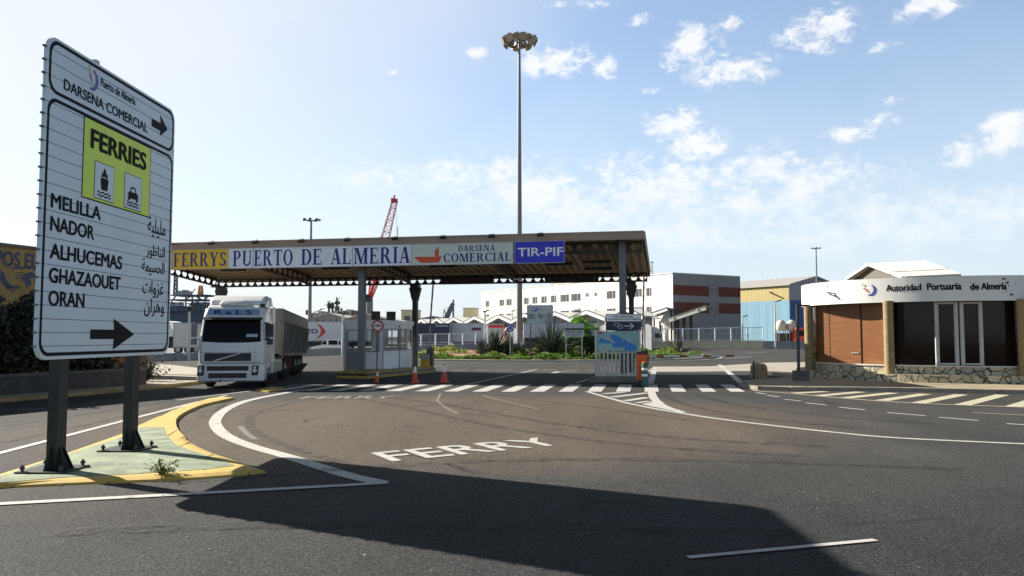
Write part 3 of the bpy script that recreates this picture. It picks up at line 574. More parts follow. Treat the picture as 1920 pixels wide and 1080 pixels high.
# ================================================================ TOLL CANOPY
CO = Vector((5.05, 35.9, 0)); CA = math.atan2(-.196, .98)
CM = Matrix.Translation(CO) @ Matrix.Rotation(CA, 4, 'Z'); CMI = CM.inverted()
ce = CM.to_3x3() @ Vector((1, 0, 0)); cdp = CM.to_3x3() @ Vector((0, 1, 0))
can = thing('gate_canopy', 'long monopitch steel canopy over the port entrance lanes, carrying painted name boards', 'canopy', CO, CA)
XL, XR, YF, YB_ = -26.2, 1.0, -1.02, 9.5
def dz(y): return 6.5 - .09 * (y - YF)
ROOF = mat('tan_roof_sheet', (.35, .265, .165), .6, var=.12, scale=.8); FAS = mat('brown_fascia', (.33, .24, .18), .55, var=.1, scale=.7, streak=(.3, 1, 3))
mb = MB(); P = []; x = XL
while x < XR: P += [(x, 0), (x + .22, 0), (x + .25, .15), (x + .39, .15)]; x += .42
vs = [(px, y, dz(y) + o) for y in (YF, YB_) for px, o in P]; n = len(P)
mb.add(vs, [(i, i + 1, n + i + 1, n + i) for i in range(n - 1)]); mb.add([(XL, YF, dz(YF) + .16), (XR, YF, dz(YF) + .16), (XR, YB_, dz(YB_) + .16), (XL, YB_, dz(YB_) + .16)], [(0, 1, 2, 3)])
mb.done('roof_deck', [ROOF], can)
mb = MB(); mb.box(XL - .02, XR + .02, YF - .06, YF - .005, 6.3, 6.66); mb.box(XL - .02, XR + .02, YF - .09, YF - .06, 6.61, 6.68)
for xx in (XL - .02, XR): mb.ext([(xx, YF, dz(YF) - .06), (xx, YB_, dz(YB_) - .06), (xx, YB_, dz(YB_) + .17), (xx, YF, dz(YF) + .14)], (.03, 0, 0))
mb.box(XL, XR, YB_, YB_ + .04, 5.42, dz(YB_) + .16); mb.done('fascia', [FAS], can)
BEAM = mat('canopy_beam_brown', (.045, .033, .024), .6, .1, .2)
def cast(mb, a, b, h, pitch, tv, fl=.2):
    a = Vector(a); b = Vector(b); n = max(1, round((b - a).length / pitch)); tv = Vector(tv)
    H = Vector((0, 0, h))
    for i in range(n):
        f = lambda u, v: a.lerp(b, (i + u) / n) + H * v
        for pl in ([(0,0),(1,0),(1,.17),(0,.17)], [(0,.83),(1,.83),(1,1),(0,1)], [(0,.17),(.32,.17),(.1,.5),(0,.5)], [(0,.5),(.1,.5),(.32,.83),(0,.83)], [(.68,.17),(1,.17),(1,.5),(.9,.5)], [(.9,.5),(1,.5),(1,.83),(.68,.83)]):
            mb.ext([f(u, v) - tv * .5 for u, v in pl], tv)
    for v in (0, 1): mb.bar(a + H * v, b + H * v, fl, .025)
mb = MB(); cast(mb, (XL + .3, 8.2, 5.06), (XR - .1, 8.2, 5.06), .5, .5, (0, .02, 0)); mb.done('rear_beam', [BEAM], can)
mb = MB(); cast(mb, (XL + .3, 0, 5.83), (XR - .1, 0, 5.83), .5, .62, (0, .02, 0)); mb.done('front_beam', [BEAM], can)
for xx in (0, -6.3, -12.6, -18.9, -25.2):
    mb = MB(); cast(mb, (xx - .22, .2, 5.75), (xx - .22, 8.0, 5.1), .5, .6, (.02, 0, 0)); mb.done('cross_beam', [BEAM], can)
for xx in (0, -12.6, -25.2):
    mb = MB(); z1 = 6.36
    for s_ in (-1, 1): mb.box(xx - .15, xx + .15, s_ * .14 - .012, s_ * .14 + .012, .0, z1)
    mb.box(xx - .14, xx + .14, -.126, .126, 0, z1); mb.box(xx - .24, xx + .24, -.24, .24, 0, .03); mb.done('column', [GRYST], can)
    mb = MB(); mb.box(xx - .14, xx + .14, 8.06, 8.34, 0, 5.05); mb.box(xx - .26, xx + .26, 7.95, 8.45, 4.72, 5.04); mb.ext([(xx - .34, 8.0, 4.85), (xx + .34, 8.0, 4.85), (xx + .14, 8.0, 4.1), (xx - .14, 8.0, 4.1)], (0, .4, 0)); mb.box(xx - .26, xx - .14, 8.1, 8.3, 4.3, 4.5); mb.done('column', [DKST], can)
mb_f = None
for i, (xx, yy) in enumerate([(x0 + dx, yy) for x0 in (-23.5, -17.2, -11, -4.6) for dx, yy in ((.0, 2.0), (1.0, 5.0))] + [(-1.6, 2.2), (-1.6, 4.6), (-1.7, 6.6)]):
    mb = MB(); mb.box(xx - .75, xx + .75, yy - .09, yy + .09, dz(yy) - .2, dz(yy) - .06); mb.box(xx - .6, xx - .57, yy - .02, yy + .02, dz(yy) - .06, dz(yy) + .02); mb.box(xx + .57, xx + .6, yy - .02, yy + .02, dz(yy) - .06, dz(yy) + .02)
    mb.done('light_fitting', [DKST], can)
# name boards on the front
SY = -1.1
def cx(px, y=SY):
    w = onplane(px, 470, CM @ Vector((0, y, 0)), cdp); return (CMI @ w).x
NAVY = mat('navy_lettering', (.012, .014, .2), .5, var=.1); RBL = mat('royal_blue_board', (.02, .022, .5), .45, var=.15, scale=1.5)
WB = mat('weathered_white_board', (.74, .77, .83), .5, var=.1, scale=1.2, streak=(1.5, 1, .4)); YBD = mat('weathered_yellow_board', (.74, .48, .015), .5, var=.12, scale=1.2); GB = mat('pale_green_board', (.58, .63, .55), .5, var=.08, scale=1.3); FR = mat('board_frame', (.4, .4, .42), .5, .3)
def board(name, label, x0, x1, m, zz=(5.34, 6.3)):
    o = thing(name, label, 'sign', CM @ Vector((x0, SY, zz[0])), CA, 'name boards on the canopy front')
    w = x1 - x0; h = zz[1] - zz[0]
    MB().box(.012, w - .012, 0, .045, 0, h).done('panel', [m], o)
    mb = MB(); mb.box(.012, w - .012, -.012, .05, h, h + .025); mb.box(.012, w - .012, -.012, .05, -.025, 0); mb.box(-.012, .012, -.012, .05, -.025, h + .025); mb.box(w - .012, w + .012, -.012, .05, -.025, h + .025); mb.done('frame', [FR], o)
    return o, w, h
X = [cx(p) for p in (300, 323.5, 428, 475, 661, 772, 962, 964.5, 1058)]
o, w, h = board('name_board', 'short yellow end board left of the FERRYS board, half behind the big sign', cx(236), X[1] - .03, YBD); MB().serif('E', (w - .75, -.004, .2), (1, 0, 0), (0, 0, 1), .5, .6, 0).done('lettering', [NAVY], o)
o, w, h = board('name_board', 'yellow board reading FERRYS in navy serif letters', X[1], X[2], YBD); MB().serif('FERRYS', (.08, -.004, .13), (1, 0, 0), (0, 0, 1), w - .18, .68, 0).done('lettering', [NAVY], o)
xs = [cx(p) for p in (437, 473, 477, 549, 565, 604, 620, 658, 663, 768)]
o, w, h = board('name_board', 'narrow white board with the letters PU right of the yellow board', X[2], X[3], WB); MB().serif('PU', (xs[0] - X[2], -.004, .1), (1, 0, 0), (0, 0, 1), xs[1] - xs[0] - .03, .76).done('lettering', [NAVY], o)
o, w, h = board('name_board', 'long white board with the letters ERTO DE AL', X[3], X[4], WB); mb = MB()
for t, a, b in (('ERTO', 2, 3), ('DE', 4, 5), ('AL', 6, 7)): mb.serif(t, (xs[a] - X[3], -.004, .1), (1, 0, 0), (0, 0, 1), xs[b] - xs[a], .76)
mb.done('lettering', [NAVY], o)
o, w, h = board('name_board', 'white board with the letters MERIA left of the red ship', X[4], X[5], WB); MB().serif('MERIA', (xs[8] - X[4] + .03, -.004, .1), (1, 0, 0), (0, 0, 1), xs[9] - xs[8], .76).done('lettering', [NAVY], o)
o, w, h = board('name_board', 'pale green DARSENA COMERCIAL board with a red ship', X[5], X[6], GB); x5 = X[5]
mb = MB(); mb.serif('DARSENA', (cx(859) - x5, -.004, .59), (1, 0, 0), (0, 0, 1), cx(928) - cx(859), .27); mb.serif('COMERCIAL', (cx(832) - x5, -.004, .1), (1, 0, 0), (0, 0, 1), cx(958) - cx(832), .4); mb.done('lettering', [NAVY], o)
sx0, sx1 = cx(776) - x5, cx(828) - x5; q = sx1 - sx0
MB().flat([(sx0, -.004, .36), (sx0 + q * .18, -.004, .38), (sx0 + q * .8, -.004, .36), (sx1, -.004, .4), (sx1 - q * .08, -.004, .09), (sx0 + q * .25, -.004, .09)]).flat([(sx0 + q * .76, -.005, .38), (sx0 + q * .9, -.005, .38), (sx0 + q * .9, -.005, .82), (sx0 + q * .85, -.005, .82), (sx0 + q * .85, -.005, .7), (sx0 + q * .76, -.005, .7)]).done('ship_emblem', [mat('ship_red', (.62, .07, .02), .5)], o)
o, w, h = board('name_board', 'blue board reading TIR-PIF in white capitals', X[7] + .02, X[8], RBL); MB().text('TIR-PIF', (.14, -.004, .3), (1, 0, 0), (0, 0, 1), w - .2, .38, 0, .03).done('lettering', [mat('white_lettering', (.8, .8, .82), .5)], o)
fl = None
for px, lab in ((325, 'above the edge of the yellow FERRYS board, beside the big sign'), (403, 'above the right half of the yellow FERRYS board'), (485, 'above the U of PUERTO'), (570, 'above the D of DE'), (655, 'above the L of ALMERIA'), (743, 'above the A ending ALMERIA'), (832, 'between the red ship and DARSENA'), (922, 'above the end of DARSENA'), (1012, 'above the blue TIR-PIF board')):
    if fl is None:
        fl = thing('floodlight', '', 'floodlight', rz=CA, group='floodlights along the canopy edge'); MB().bar((0, .02, 0), (.12, -.42, .06), .03).done('arm', [DKST], fl)
        mb = MB(); mb.M = Matrix.Rotation(.5, 4, 'X'); mb.loft([[(x * s_ + .12, -.45 + y, z * s_ + .2) for x, z in ((-.15, -.07), (.15, -.07), (.15, .07), (-.15, .07))] for y, s_ in ((-.12, 1), (.0, 1), (.1, .6))]); mb.done('lamp_head', [BLACK], fl); o = fl
    else: o = copy_tree(fl)
    o.location = CM @ Vector((cx(px), YF - .09, 6.6)); o['label'] = 'small black floodlight ' + lab
DB = mat('shaded_board', (.03, .026, .022), .6); DR = mat('shaded_red_lettering', (.16, .03, .02), .6); DW = mat('shaded_white_lettering', (.12, .11, .1), .6)  # boards and lettering darkened: backlit shade put into their colours
for px0, px1, t, lab, mm in ((828, 926, 'FERRIES', 'shade-darkened hanging lane board with dim FERRIES lettering under the canopy', DR), (1021, 1122, 'SOLO PERSONAL AUTORIZADO', 'shade-darkened lane board with small pale lettering hung right of the FERRIES lane board', DW)):
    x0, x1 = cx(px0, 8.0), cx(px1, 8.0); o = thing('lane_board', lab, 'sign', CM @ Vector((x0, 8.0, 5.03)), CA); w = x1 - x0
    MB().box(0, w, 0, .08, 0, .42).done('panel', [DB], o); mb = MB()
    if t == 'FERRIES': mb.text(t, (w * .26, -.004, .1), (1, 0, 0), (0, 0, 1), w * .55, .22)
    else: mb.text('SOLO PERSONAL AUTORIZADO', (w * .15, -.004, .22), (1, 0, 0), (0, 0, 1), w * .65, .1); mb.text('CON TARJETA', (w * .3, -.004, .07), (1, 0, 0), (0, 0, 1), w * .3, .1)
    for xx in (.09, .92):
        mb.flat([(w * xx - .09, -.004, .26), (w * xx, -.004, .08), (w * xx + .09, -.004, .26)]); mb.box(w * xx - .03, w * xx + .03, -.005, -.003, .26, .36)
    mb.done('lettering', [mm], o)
# ================================================================ TIPPER LORRY
T = thing('tipper_lorry', 'white articulated tipper lorry with a grey ribbed trailer waiting under the canopy', 'lorry', (-10.92, 30.72, 0), math.atan2(.15, .99))
CABW = mat('lorry_white', (.64, .635, .615), .35, var=.06, scale=1.5, coat=.3); CABG = mat('lorry_grey_trim', (.2, .205, .21), .5); TRG = mat('dusty_trailer_grey', (.17, .158, .138), .7, .1, .28, streak=(2, 2, .5)); CHR = mat('brushed_alloy', (.5, .5, .5), .35, .8)
def ringz(z, y0, y1, hw, r=.12):
    return [(x, y, z) for x, y in rrect(-hw, hw, y0, y1, r, 3)]
mb = MB(); mb.loft([ringz(z, a, 2.55, h, r) for z, a, h, r in ((.95, .0, 1.22, .16), (1.35, .0, 1.23, .16), (1.78, .02, 1.23, .16), (1.84, .05, 1.22, .16), (2.66, .3, 1.17, .16), (2.76, .3, 1.16, .2), (3.08, .46, 1.12, .22), (3.2, .62, 1.06, .25), (3.25, .85, .98, .3))])
mb.box(-1.22, 1.22, .55, 2.4, .75, .97); cab = mb.done('cab', [CABW], T, smooth=True)
mb = MB(); mb.loft([ringz(z, a, b, h, .15) for z, a, b, h in ((3.2, 1.0, 2.62, 1.08), (3.45, 1.1, 2.68, 1.07), (3.6, 1.4, 2.7, 1.04), (3.68, 1.75, 2.7, 1.0))]); mb.done('roof_deflector', [CABW], T, smooth=True)
mb = MB()
for s_ in (-1, 1): mb.box(s_ * 1.2 - .02, s_ * 1.2 + .02, 2.5, 3.0, 1.0, 3.25); mb.ext([(s_ * 1.1 - .02, 2.5, 3.25), (s_ * 1.1 - .02, 3.0, 3.25), (s_ * 1.02, 3.0, 3.62), (s_ * 1.02, 2.6, 3.66)], (.04, 0, 0))
mb.done('side_deflector', [CABW], T, bevel=.015)
mb = MB(); mb.loft([ringz(z, a, b, h, .16) for z, a, b, h in ((.24, .02, .85, 1.2), (.3, -.06, .85, 1.25), (.62, -.08, .85, 1.26), (.93, -.03, .85, 1.24))]); mb.done('bumper', [CABW], T, smooth=True)
def gr(name, x0, x1, z0, z1, y, nb=4):
    mb = MB(); mb.box(x0, x1, y, y + .06, z0, z1)
    for i in range(nb): z = z0 + (i + .5) * (z1 - z0) / nb; mb.box(x0 + .02, x1 - .02, y - .014, y, z - .012, z + .012)
    return mb.done(name, [BLACK], T)
g1 = gr('grille', -.98, .76, 1.05, 1.36, -.012, 5); MB().bar((-.6, -.03, 1.07), (.36, -.03, 1.35), .035, .012, 0, (0, -1, 0)).done('grille_bar', [CHR], g1)
gr('grille', -.86, .68, .68, .86, -.092, 2); gr('grille', -.8, .62, .4, .59, -.092, 2)
mb = MB(); mb.box(-1.12, 1.12, -.006, .0, .985, 1.0); mb.box(-1.14, 1.14, .0, .006, 1.385, 1.395); mb.box(.9, .905, -.006, 0, 1.0, 1.75); mb.box(-1.1, -1.095, -.006, 0, 1.0, 1.75); mb.done('panel_gaps', [BLACK], cab)
MB().text('FH', (.62, -.008, 1.45), (1, 0, 0), (0, 0, 1), .12, .05).done('lettering', [CABG], cab)
mb = MB(); f = lambda x, z: (x, .05 + (z - 1.84) / .82 * .25 - .012, z)
mb.ext([f(-1.1, 1.8), f(-.6, 1.77), (0, f(0, 1.76)[1] - .004, 1.76), f(.6, 1.77), f(1.1, 1.8), f(1.05, 2.66), f(-1.05, 2.66)], (0, .01, 0))
ws = mb.done('windscreen', [DGL], T)
mb = MB(); mb.flat([(.55, f(.5, 1.98)[1] - .01, 1.98), (.98, f(.9, 1.98)[1] - .01, 1.98), (.98, f(.9, 2.1)[1] - .01, 2.1), (.55, f(.5, 2.1)[1] - .01, 2.1)]); mb.done('dash_sign', [mat('dash_card', (.35, .45, .55), .6)], ws)
mb = MB()
for x in (-.85, .1): mb.bar((x, f(x, 1.8)[1] - .012, 1.8), (x + .7, f(x, 1.86)[1] - .02, 1.9), .012)
mb.done('wipers', [BLACK], ws)
mb = MB(); mb.ext([(-1.13, .13, 2.66), (1.13, .13, 2.66), (1.1, .3, 2.76), (-1.1, .3, 2.76)], (0, .14, 0)); mb.done('sun_visor', [BLACK], T)
f2 = lambda x, z: (x, .3 + (z - 2.76) / .32 * .16 - .03, z)
mb = MB(); mb.ext([f2(-1.0, 2.84), f2(1.0, 2.84), f2(.96, 3.08), f2(-.96, 3.08)], (0, .03, 0)); nbx = mb.done('name_lightbox', [mat('lightbox_blue_grey', (.2, .3, .42), .35)], T)
mb = MB(); p = Vector(f2(-.72, 2.875)) + Vector((0, -.008, 0)); mb.text('R a L S', p, (1, 0, 0), (0, .447, .894), 1.4, .185, 0, .04); mb.done('lettering', [mat('lorry_navy', (.02, .03, .16), .5)], nbx)
mb = MB(); mb.loft([[(x, y + yo, z) for x, y in rrect(-.6 + i, .5 - i, .55 + i, 1.1 - i, .12, 3)] for z, i, yo in ((3.22, .02, 0), (3.3, 0, 0), (3.42, .06, .05), (3.47, .15, .08))]); mb.done('roof_cooler', [CABW], T, smooth=True)
for x in (-1.05, .98): mb = MB(); mb.lathe([(.025, 0), (.03, .08), (.05, .1), (.05, .14), (.02, .16)], 10, (x, .62, 3.12)); mb.done('marker_lamp', [BLACK], T)
mb = MB(); mb.box(.92, 1.12, .75, .95, 3.14, 3.32); mb.done('work_lamp', [BLACK], T, bevel=.03)
for s_ in (-1, 1):
    mb = MB(); x = 1.22 * s_
    mb.ext([(x, .42, 1.9), (x, 1.35, 1.86), (x, 1.35, 2.6), (x, .62, 2.6)], (.012 * s_, 0, 0)); mb.done('side_window', [DGL], T)
    mb = MB(); mb.box(x, x + .008 * s_, .4, .41, 1.0, 1.85); mb.box(x, x + .008 * s_, 1.42, 1.43, 1.0, 2.7); mb.box(x, x + .008 * s_, .4, 1.43, 1.0, 1.012); mb.box(x, x + .03 * s_, 1.2, 1.35, 1.58, 1.64); mb.done('door_seam', [CABG], T)
    mb = MB(); mx = 1.42 * s_; mb.loft([[(mx + a, .22 + b, z) for a, b in rrect(-.13, .13, -.07, .07, .05, 3)] for z in (1.98, 2.5)]); mb.loft([[(mx + a, .22 + b, z) for a, b in rrect(-.12, .12, -.07, .07, .05, 3)] for z in (1.68, 1.92)])
    mb.bar((x * .96, .3, 2.52), (mx, .26, 2.5), .05); mb.bar((x * .98, .3, 1.86), (mx, .24, 1.93), .05); mb.done('mirror', [BLACK if s_ > 0 else CABG], T)
    mb = MB(); xc = (-1.1 if s_ < 0 else .92); mb.ext([(xc - .12, -.1, .5), (xc + .12, -.1, .5), (xc + .15, -.1, .88), (xc - .1, -.1, .88)], (0, .04, 0)); h = mb.done('headlight', [BLACK], T)
    mb = MB(); mb.lathe([(.08, 0), (.085, .012), (.07, .02)], 12, (0, 0, 0)); q = mb.done('lamp_lens', [CHR], h); q.location = (xc, -.1, .68); q.rotation_euler = (PI / 2, 0, 0)
    mb = MB(); mb.lathe([(.05, 0), (.055, .012), (.04, .02)], 12, (0, 0, 0)); q = mb.done('lamp_lens', [CHR], h); q.location = (xc, -.1, .8); q.rotation_euler = (PI / 2, 0, 0)
mb = MB(); mb.box(-.35, .2, -.105, -.085, .25, .36); pl = mb.done('number_plate', [mat('plate_white', (.7, .7, .68), .5)], T)
mb = MB(); mb.text('9468 FFZ', (-.26, -.108, .27), (1, 0, 0), (0, 0, 1), .42, .07, 0, .02); mb.flat([(-.35, -.107, .25), (-.29, -.107, .25), (-.29, -.107, .36), (-.35, -.107, .36)], 1); mb.done('lettering', [BK, mat('plate_blue', (.02, .06, .4), .5)], pl)
mb = MB()
for s_ in (-1, 1): mb.ext([(s_ * 1.24, .86, .95), (s_ * 1.24, .86, .75), (s_ * 1.24, 1.0, 1.1), (s_ * 1.24, 1.35, 1.22), (s_ * 1.24, 1.75, 1.1), (s_ * 1.24, 1.95, .75), (s_ * 1.24, 1.95, 1.3), (s_ * 1.24, .86, 1.3)], (.01, 0, 0)); mb.box(s_ * 1.22 - .03, s_ * 1.22 + .03, 1.98, 2.5, .4, .97)
mb.done('wheel_arch', [CABW], T)
mb = MB(); mb.box(-.45, .45, .9, 7.6, .62, .92); mb.box(-1.0, 1.0, 1.0, 2.4, .55, .8); mb.box(-.4, .4, 5.0, 15.9, .95, 1.12); mb.box(-1.0, 1.0, 6.0, 6.9, 1.0, 1.08); mb.done('chassis', [DKST], T)
mb = MB(); mb.loft([[(x, y, z) for x, z in rrect(.55, 1.22, .4, 1.0, .1, 3)] for y in (2.6, 5.4)]); mb.loft([[(x, y, z) for x, z in rrect(-1.22, -.55, .4, 1.0, .1, 3)] for y in (2.6, 5.4)]); mb.done('fuel_tank', [mat('dirty_alloy_tank', (.4, .36, .3), .5, .5, .4, 5)], T)
wheel = None
def wheel_at(x, y, w=.32, r=.5):
    global wheel
    if wheel is None:
        mb = MB(); prof = [(-w / 2, .32), (-w / 2, r - .05), (-w / 2 + .05, r), (w / 2 - .05, r), (w / 2, r - .05), (w / 2, .32)]
        mb.tube([(a, 0, 0) for a, b in prof], [b for a, b in prof], 24); wheel = mb.done('wheel', [RUB], T, smooth=True)
        mb = MB(); prof = [(.06, .28), (w / 2 + .005, .3), (w / 2 + .005, .27), (w / 2 - .06, .2), (w / 2 - .04, .14), (w / 2 + .05, .12), (w / 2 + .06, .01)]
        mb.tube([(a, 0, 0) for a, b in prof], [b for a, b in prof], 20); mb.done('rim', [mat('dull_wheel_rim', (.3, .29, .28), .5, .5, .25)], wheel, smooth=True); o = wheel
    else: o = copy_tree(wheel, T)
    o.location = (x, y, r); o.rotation_euler = (0, 0, 0 if x > 0 else PI)
for y in (1.42, 6.6, 10.6, 12.1, 13.6):
    for s_ in (-1, 1): wheel_at(s_ * 1.04, y)
mb = MB(); za, zb = 3.28, 3.02
def tz(y): return za + (zb - za) * (y - 5.1) / 10.9
L0, L1 = 5.1, 16.0
mb.loft([[(x, L0 if y == 0 else L1, z) for x, y, z in ((-1.15, 0, 1.22), (1.15, 0, 1.22), (1.15, 1, 1.0), (-1.15, 1, 1.0))], [(-1.24, L0, 2.72), (1.24, L0, 2.72), (1.24, L1, 2.46), (-1.24, L1, 2.46)]])
body = mb.done('trailer_body', [TRG], T)
mb = MB()
for i in range(13):
    y = L0 + .1 + i * (L1 - L0 - .2) / 12; zt = tz(y) - .58; zb_ = 1.22 - .22 * (y - L0) / 10.9
    for s_ in (-1, 1): mb.bar((s_ * 1.18, y, zb_), (s_ * 1.27, y, zt), .11, .12)
for s_ in (-1, 1):
    mb.bar((s_ * 1.18, L0, 1.2), (s_ * 1.18, L1, .98), .12, .12)
    for k_ in range(6): mb.bar((s_ * (1.24 + .012 * k_), L1 - .6, 1.15 + k_ * .22), (s_ * (1.24 + .012 * k_), L1 - .15, 1.15 + k_ * .22), .03)
mb.done('side_ribs', [TRG], body)
mb = MB(); mb.loft([[(-1.27, L0 - .05, 2.72), (1.27, L0 - .05, 2.72), (1.27, L1, 2.46), (-1.27, L1, 2.46)], [(-1.25, L0 - .05, za), (1.25, L0 - .05, za), (1.25, L1, zb), (-1.25, L1, zb)]]); mb.done('trailer_rim', [mat('trailer_rim_grey', (.18, .17, .15), .7, .1, .2, streak=(2, 3, .4))], body)
mb = MB()
for s_ in (-1, 1): mb.box(s_ * 1.0 - .2, s_ * 1.0 + .2, 8.9, 8.93, .35, 1.05); mb.box(s_ * .7 - .06, s_ * .7 + .06, 7.6, 7.75, .15, 1.1)
mb.done('mudguard', [mat('faded_red_oxide', (.16, .05, .03), .7)], T)

# ================================================================ BOOTH, ISLAND, SIGNS, CONES
BC = Vector((-6.9, 42.4, 0)); BA = math.atan2(.3, .95)       # nearest corner
bx = Vector((-math.cos(BA), math.sin(BA), 0)); by = Vector((math.sin(BA), math.cos(BA), 0))
# traffic-separating kerb island in yellow and black blocks
io = CM @ Vector((-12.6, 0, 0)); g0 = G(634, 709); g1 = G(688, 710.5); g2 = G(818, 698)
isl2 = thing('booth_island', 'low booth island edged with yellow and black concrete blocks', 'kerb island', g1)
loc = lambda p: Vector(p) - g1
u = (g2 - g1).normalized(); v = Vector((-u.y, u.x, 0)); Lb = (g2 - g1).length; Wd = (g0 - g1).length
mb = MB(); mb.prism([(u * .2 + v * .2)[:2], (u * Lb + v * .2)[:2], (u * (Lb + .3) + v * 4.6)[:2], (u * 5 + v * 4.4)[:2], (u * .3 + v * (Wd - .1))[:2]], -.02, .26); mb.done('slab', [CONC], isl2)
def blocks(a, b, n, inward):
    a = Vector(a); b = Vector(b); d = (b - a) / n; iw = Vector(inward).normalized()
    for i in range(n):
        p = a + d * (i + .01); q = a + d * (i + .99); mb = MB()
        for z0, z1, i0, i1, m in ((0, .13, 0, .02, 0), (.13, .24, .03, .08, 1), (.24, .34, .09, .16, 0)):
            mb.loft([[p + iw * i0 + Vector((0, 0, z0)), q + iw * i0 + Vector((0, 0, z0)), q + iw * .5 + Vector((0, 0, z0)), p + iw * .5 + Vector((0, 0, z0))], [p + iw * i1 + Vector((0, 0, z1)), q + iw * i1 + Vector((0, 0, z1)), q + iw * .5 + Vector((0, 0, z1)), p + iw * .5 + Vector((0, 0, z1))]], m)
        mb.box(0, 0, 0, 0, 0, 0) if 0 else None
        mb.done('kerb_block', [mat('yellow_block_paint', (.33, .25, .05), .75, var=.35, scale=4), BLACK], isl2)
blocks((0, 0, 0), u * Lb, 9, v); blocks(v * Wd, (0, 0, 0), 2, u)
PVC = mat('booth_white_panel', (.88, .88, .9), .5, var=.05, scale=1); ALU = mat('booth_grey_aluminium', (.33, .34, .37), .45, .3); GLS = glass('booth_glass', (.55, .6, .62))
bo = thing('control_booth', 'small white control booth with sliding windows behind the canopy column', 'booth', BC, 0)
BL, BR, BH, BZ = 2.4, 3.7, 2.86, .26
mb = MB()
def wall(mb, o, d, L, opens, z0=BZ, z1=BH, t=.07):
    """wall from o along d with openings (a, b, za, zb)"""
    n = Vector((-d.y, d.x, 0)); xs = sorted({0., L} | {q for a in opens for q in a[:2]})
    for a, b in zip(xs[:-1], xs[1:]):
        c = (a + b) / 2; segs = [(z0, z1)]
        for q in opens:
            if q[0] < c < q[1]: segs = [(z0, q[2]), (q[3], z1)] if q[2] > z0 else [(q[3], z1)]
        for s0, s1 in segs: mb.ext([o + d * a + Vector((0, 0, s0)), o + d * b + Vector((0, 0, s0)), o + d * b + Vector((0, 0, s1)), o + d * a + Vector((0, 0, s1))], n * t)
Z0 = Vector((0, 0, 0)); c1 = bx * BL; c2 = by * BR; c3 = c1 + c2
lw = [(.25, 1.1, 1.2, 2.35), (1.45, 2.15, 1.25, 2.35)]; rw = [(.12, 1.85, 1.25, 2.4), (2.05, 3.5, 1.25, 2.4)]
wall(mb, Z0, bx, BL, lw, t=-.07); wall(mb, Z0, by, BR, rw, t=.07)
wall(mb, c2, bx, BL, [(.3, 2.1, 1.2, 2.35)], t=.07); wall(mb, c1, by, BR, [(.4, 1.6, 1.2, 2.35), (1.9, 3.3, 1.2, 2.35)], t=-.07)
mb.done('wall', [PVC], bo)
def win(p, d, a, b, za, zb, mid, name='window'):
    mb = MB(); w = .05; o = p + Vector((0, 0, 0)); n = Vector((d.y, -d.x, 0)); n = n if n.y < .3 else -n
    P = lambda s_, z: o + d * s_ + Vector((0, 0, z)) + n * .02
    for q0, q1 in ((P(a, za), P(b, za)), (P(a, zb), P(b, zb)), (P(a, za), P(a, zb)), (P(b, za), P(b, zb))) + (((P((a + b) / 2, za), P((a + b) / 2, zb)),) if mid else ()): mb.bar(q0, q1, .055, .06)
    f = mb.done(name, [ALU], bo); mb = MB(); mb.flat([P(a, za) - n * .03, P(b, za) - n * .03, P(b, zb) - n * .03, P(a, zb) - n * .03]); mb.done('pane', [GLS], f)
win(Z0, bx, *lw[0], False); win(Z0, bx, *lw[1], False); win(Z0, by, *rw[0], True); win(Z0, by, *rw[1], True)
mb = MB(); q = bx * 1.35
for a, b in ((1.35, 1.39), (2.22, 2.26)): mb.ext([bx * a - by * .012 + Vector((0, 0, BZ)), bx * b - by * .012 + Vector((0, 0, BZ)), bx * b - by * .012 + Vector((0, 0, 2.42)), bx * a - by * .012 + Vector((0, 0, 2.42))], by * .01)
mb.ext([bx * 1.39 - by * .01 + Vector((0, 0, BZ)), bx * 2.22 - by * .01 + Vector((0, 0, BZ)), bx * 2.22 - by * .01 + Vector((0, 0, 1.2)), bx * 1.39 - by * .01 + Vector((0, 0, 1.2))], by * .008)
mb.bar(bx * 2.15 - by * .03 + Vector((0, 0, 1.1)), bx * 2.15 - by * .03 + Vector((0, 0, 1.3)), .03); mb.done('door', [ALU], bo)
mb = MB(); e = .06; mb.prism([(-bx * e - by * e)[:2], (c1 + bx * e - by * e)[:2], (c3 + bx * e + by * e)[:2], (c2 - bx * e + by * e)[:2]], BH - .22, BH + .02); mb.done('roof', [PVC], bo)
mb = MB(); mb.bar(by * 1.95 - bx * .02 + Vector((0, 0, BZ)), by * 1.95 - bx * .02 + Vector((0, 0, BH)), .06); mb.prism([(bx * .1 + by * .1)[:2], (c1 - bx * .1 + by * .1)[:2], (c3 - bx * .1 - by * .1)[:2], (c2 + bx * .1 - by * .1)[:2]], BZ, BZ + .05); mb.done('trim', [ALU], bo)
mb = MB(); mb.M = Matrix.Translation(bx * 1.2 + by * 2.2); mb.box(-.6, .6, -.3, .3, BZ, 1.0); mb.box(-.25, .2, -.1, .05, 1.0, 1.42); mb.done('desk', [mat('desk_grey', (.1, .1, .1), .6)], bo)
for pxa, lab in ((704, 'left of the two dark air conditioner boxes on the booth roof'), (733, 'right of the two dark air conditioner boxes on the booth roof')):
    p = U(pxa, 601, 43.8 if pxa < 720 else 44.4); o = thing('air_conditioner', lab, 'air conditioner', (p.x, p.y, BH + .02), .3, 'air conditioners on the booth')
    mb = MB(); mb.box(-.24, .24, -.18, .18, .05, .52); mb.done('casing', [mat('ac_dark', (.045, .045, .045), .6)], o, bevel=.015)
    mb = MB(); [mb.box(-.2 + .05 * i, -.19 + .05 * i, -.185, -.18, .09, .48) for i in range(9)]; mb.done('grille', [BLACK], o); MB().box(-.2, .2, -.14, .14, 0, .05).done('feet', [DKST], o)
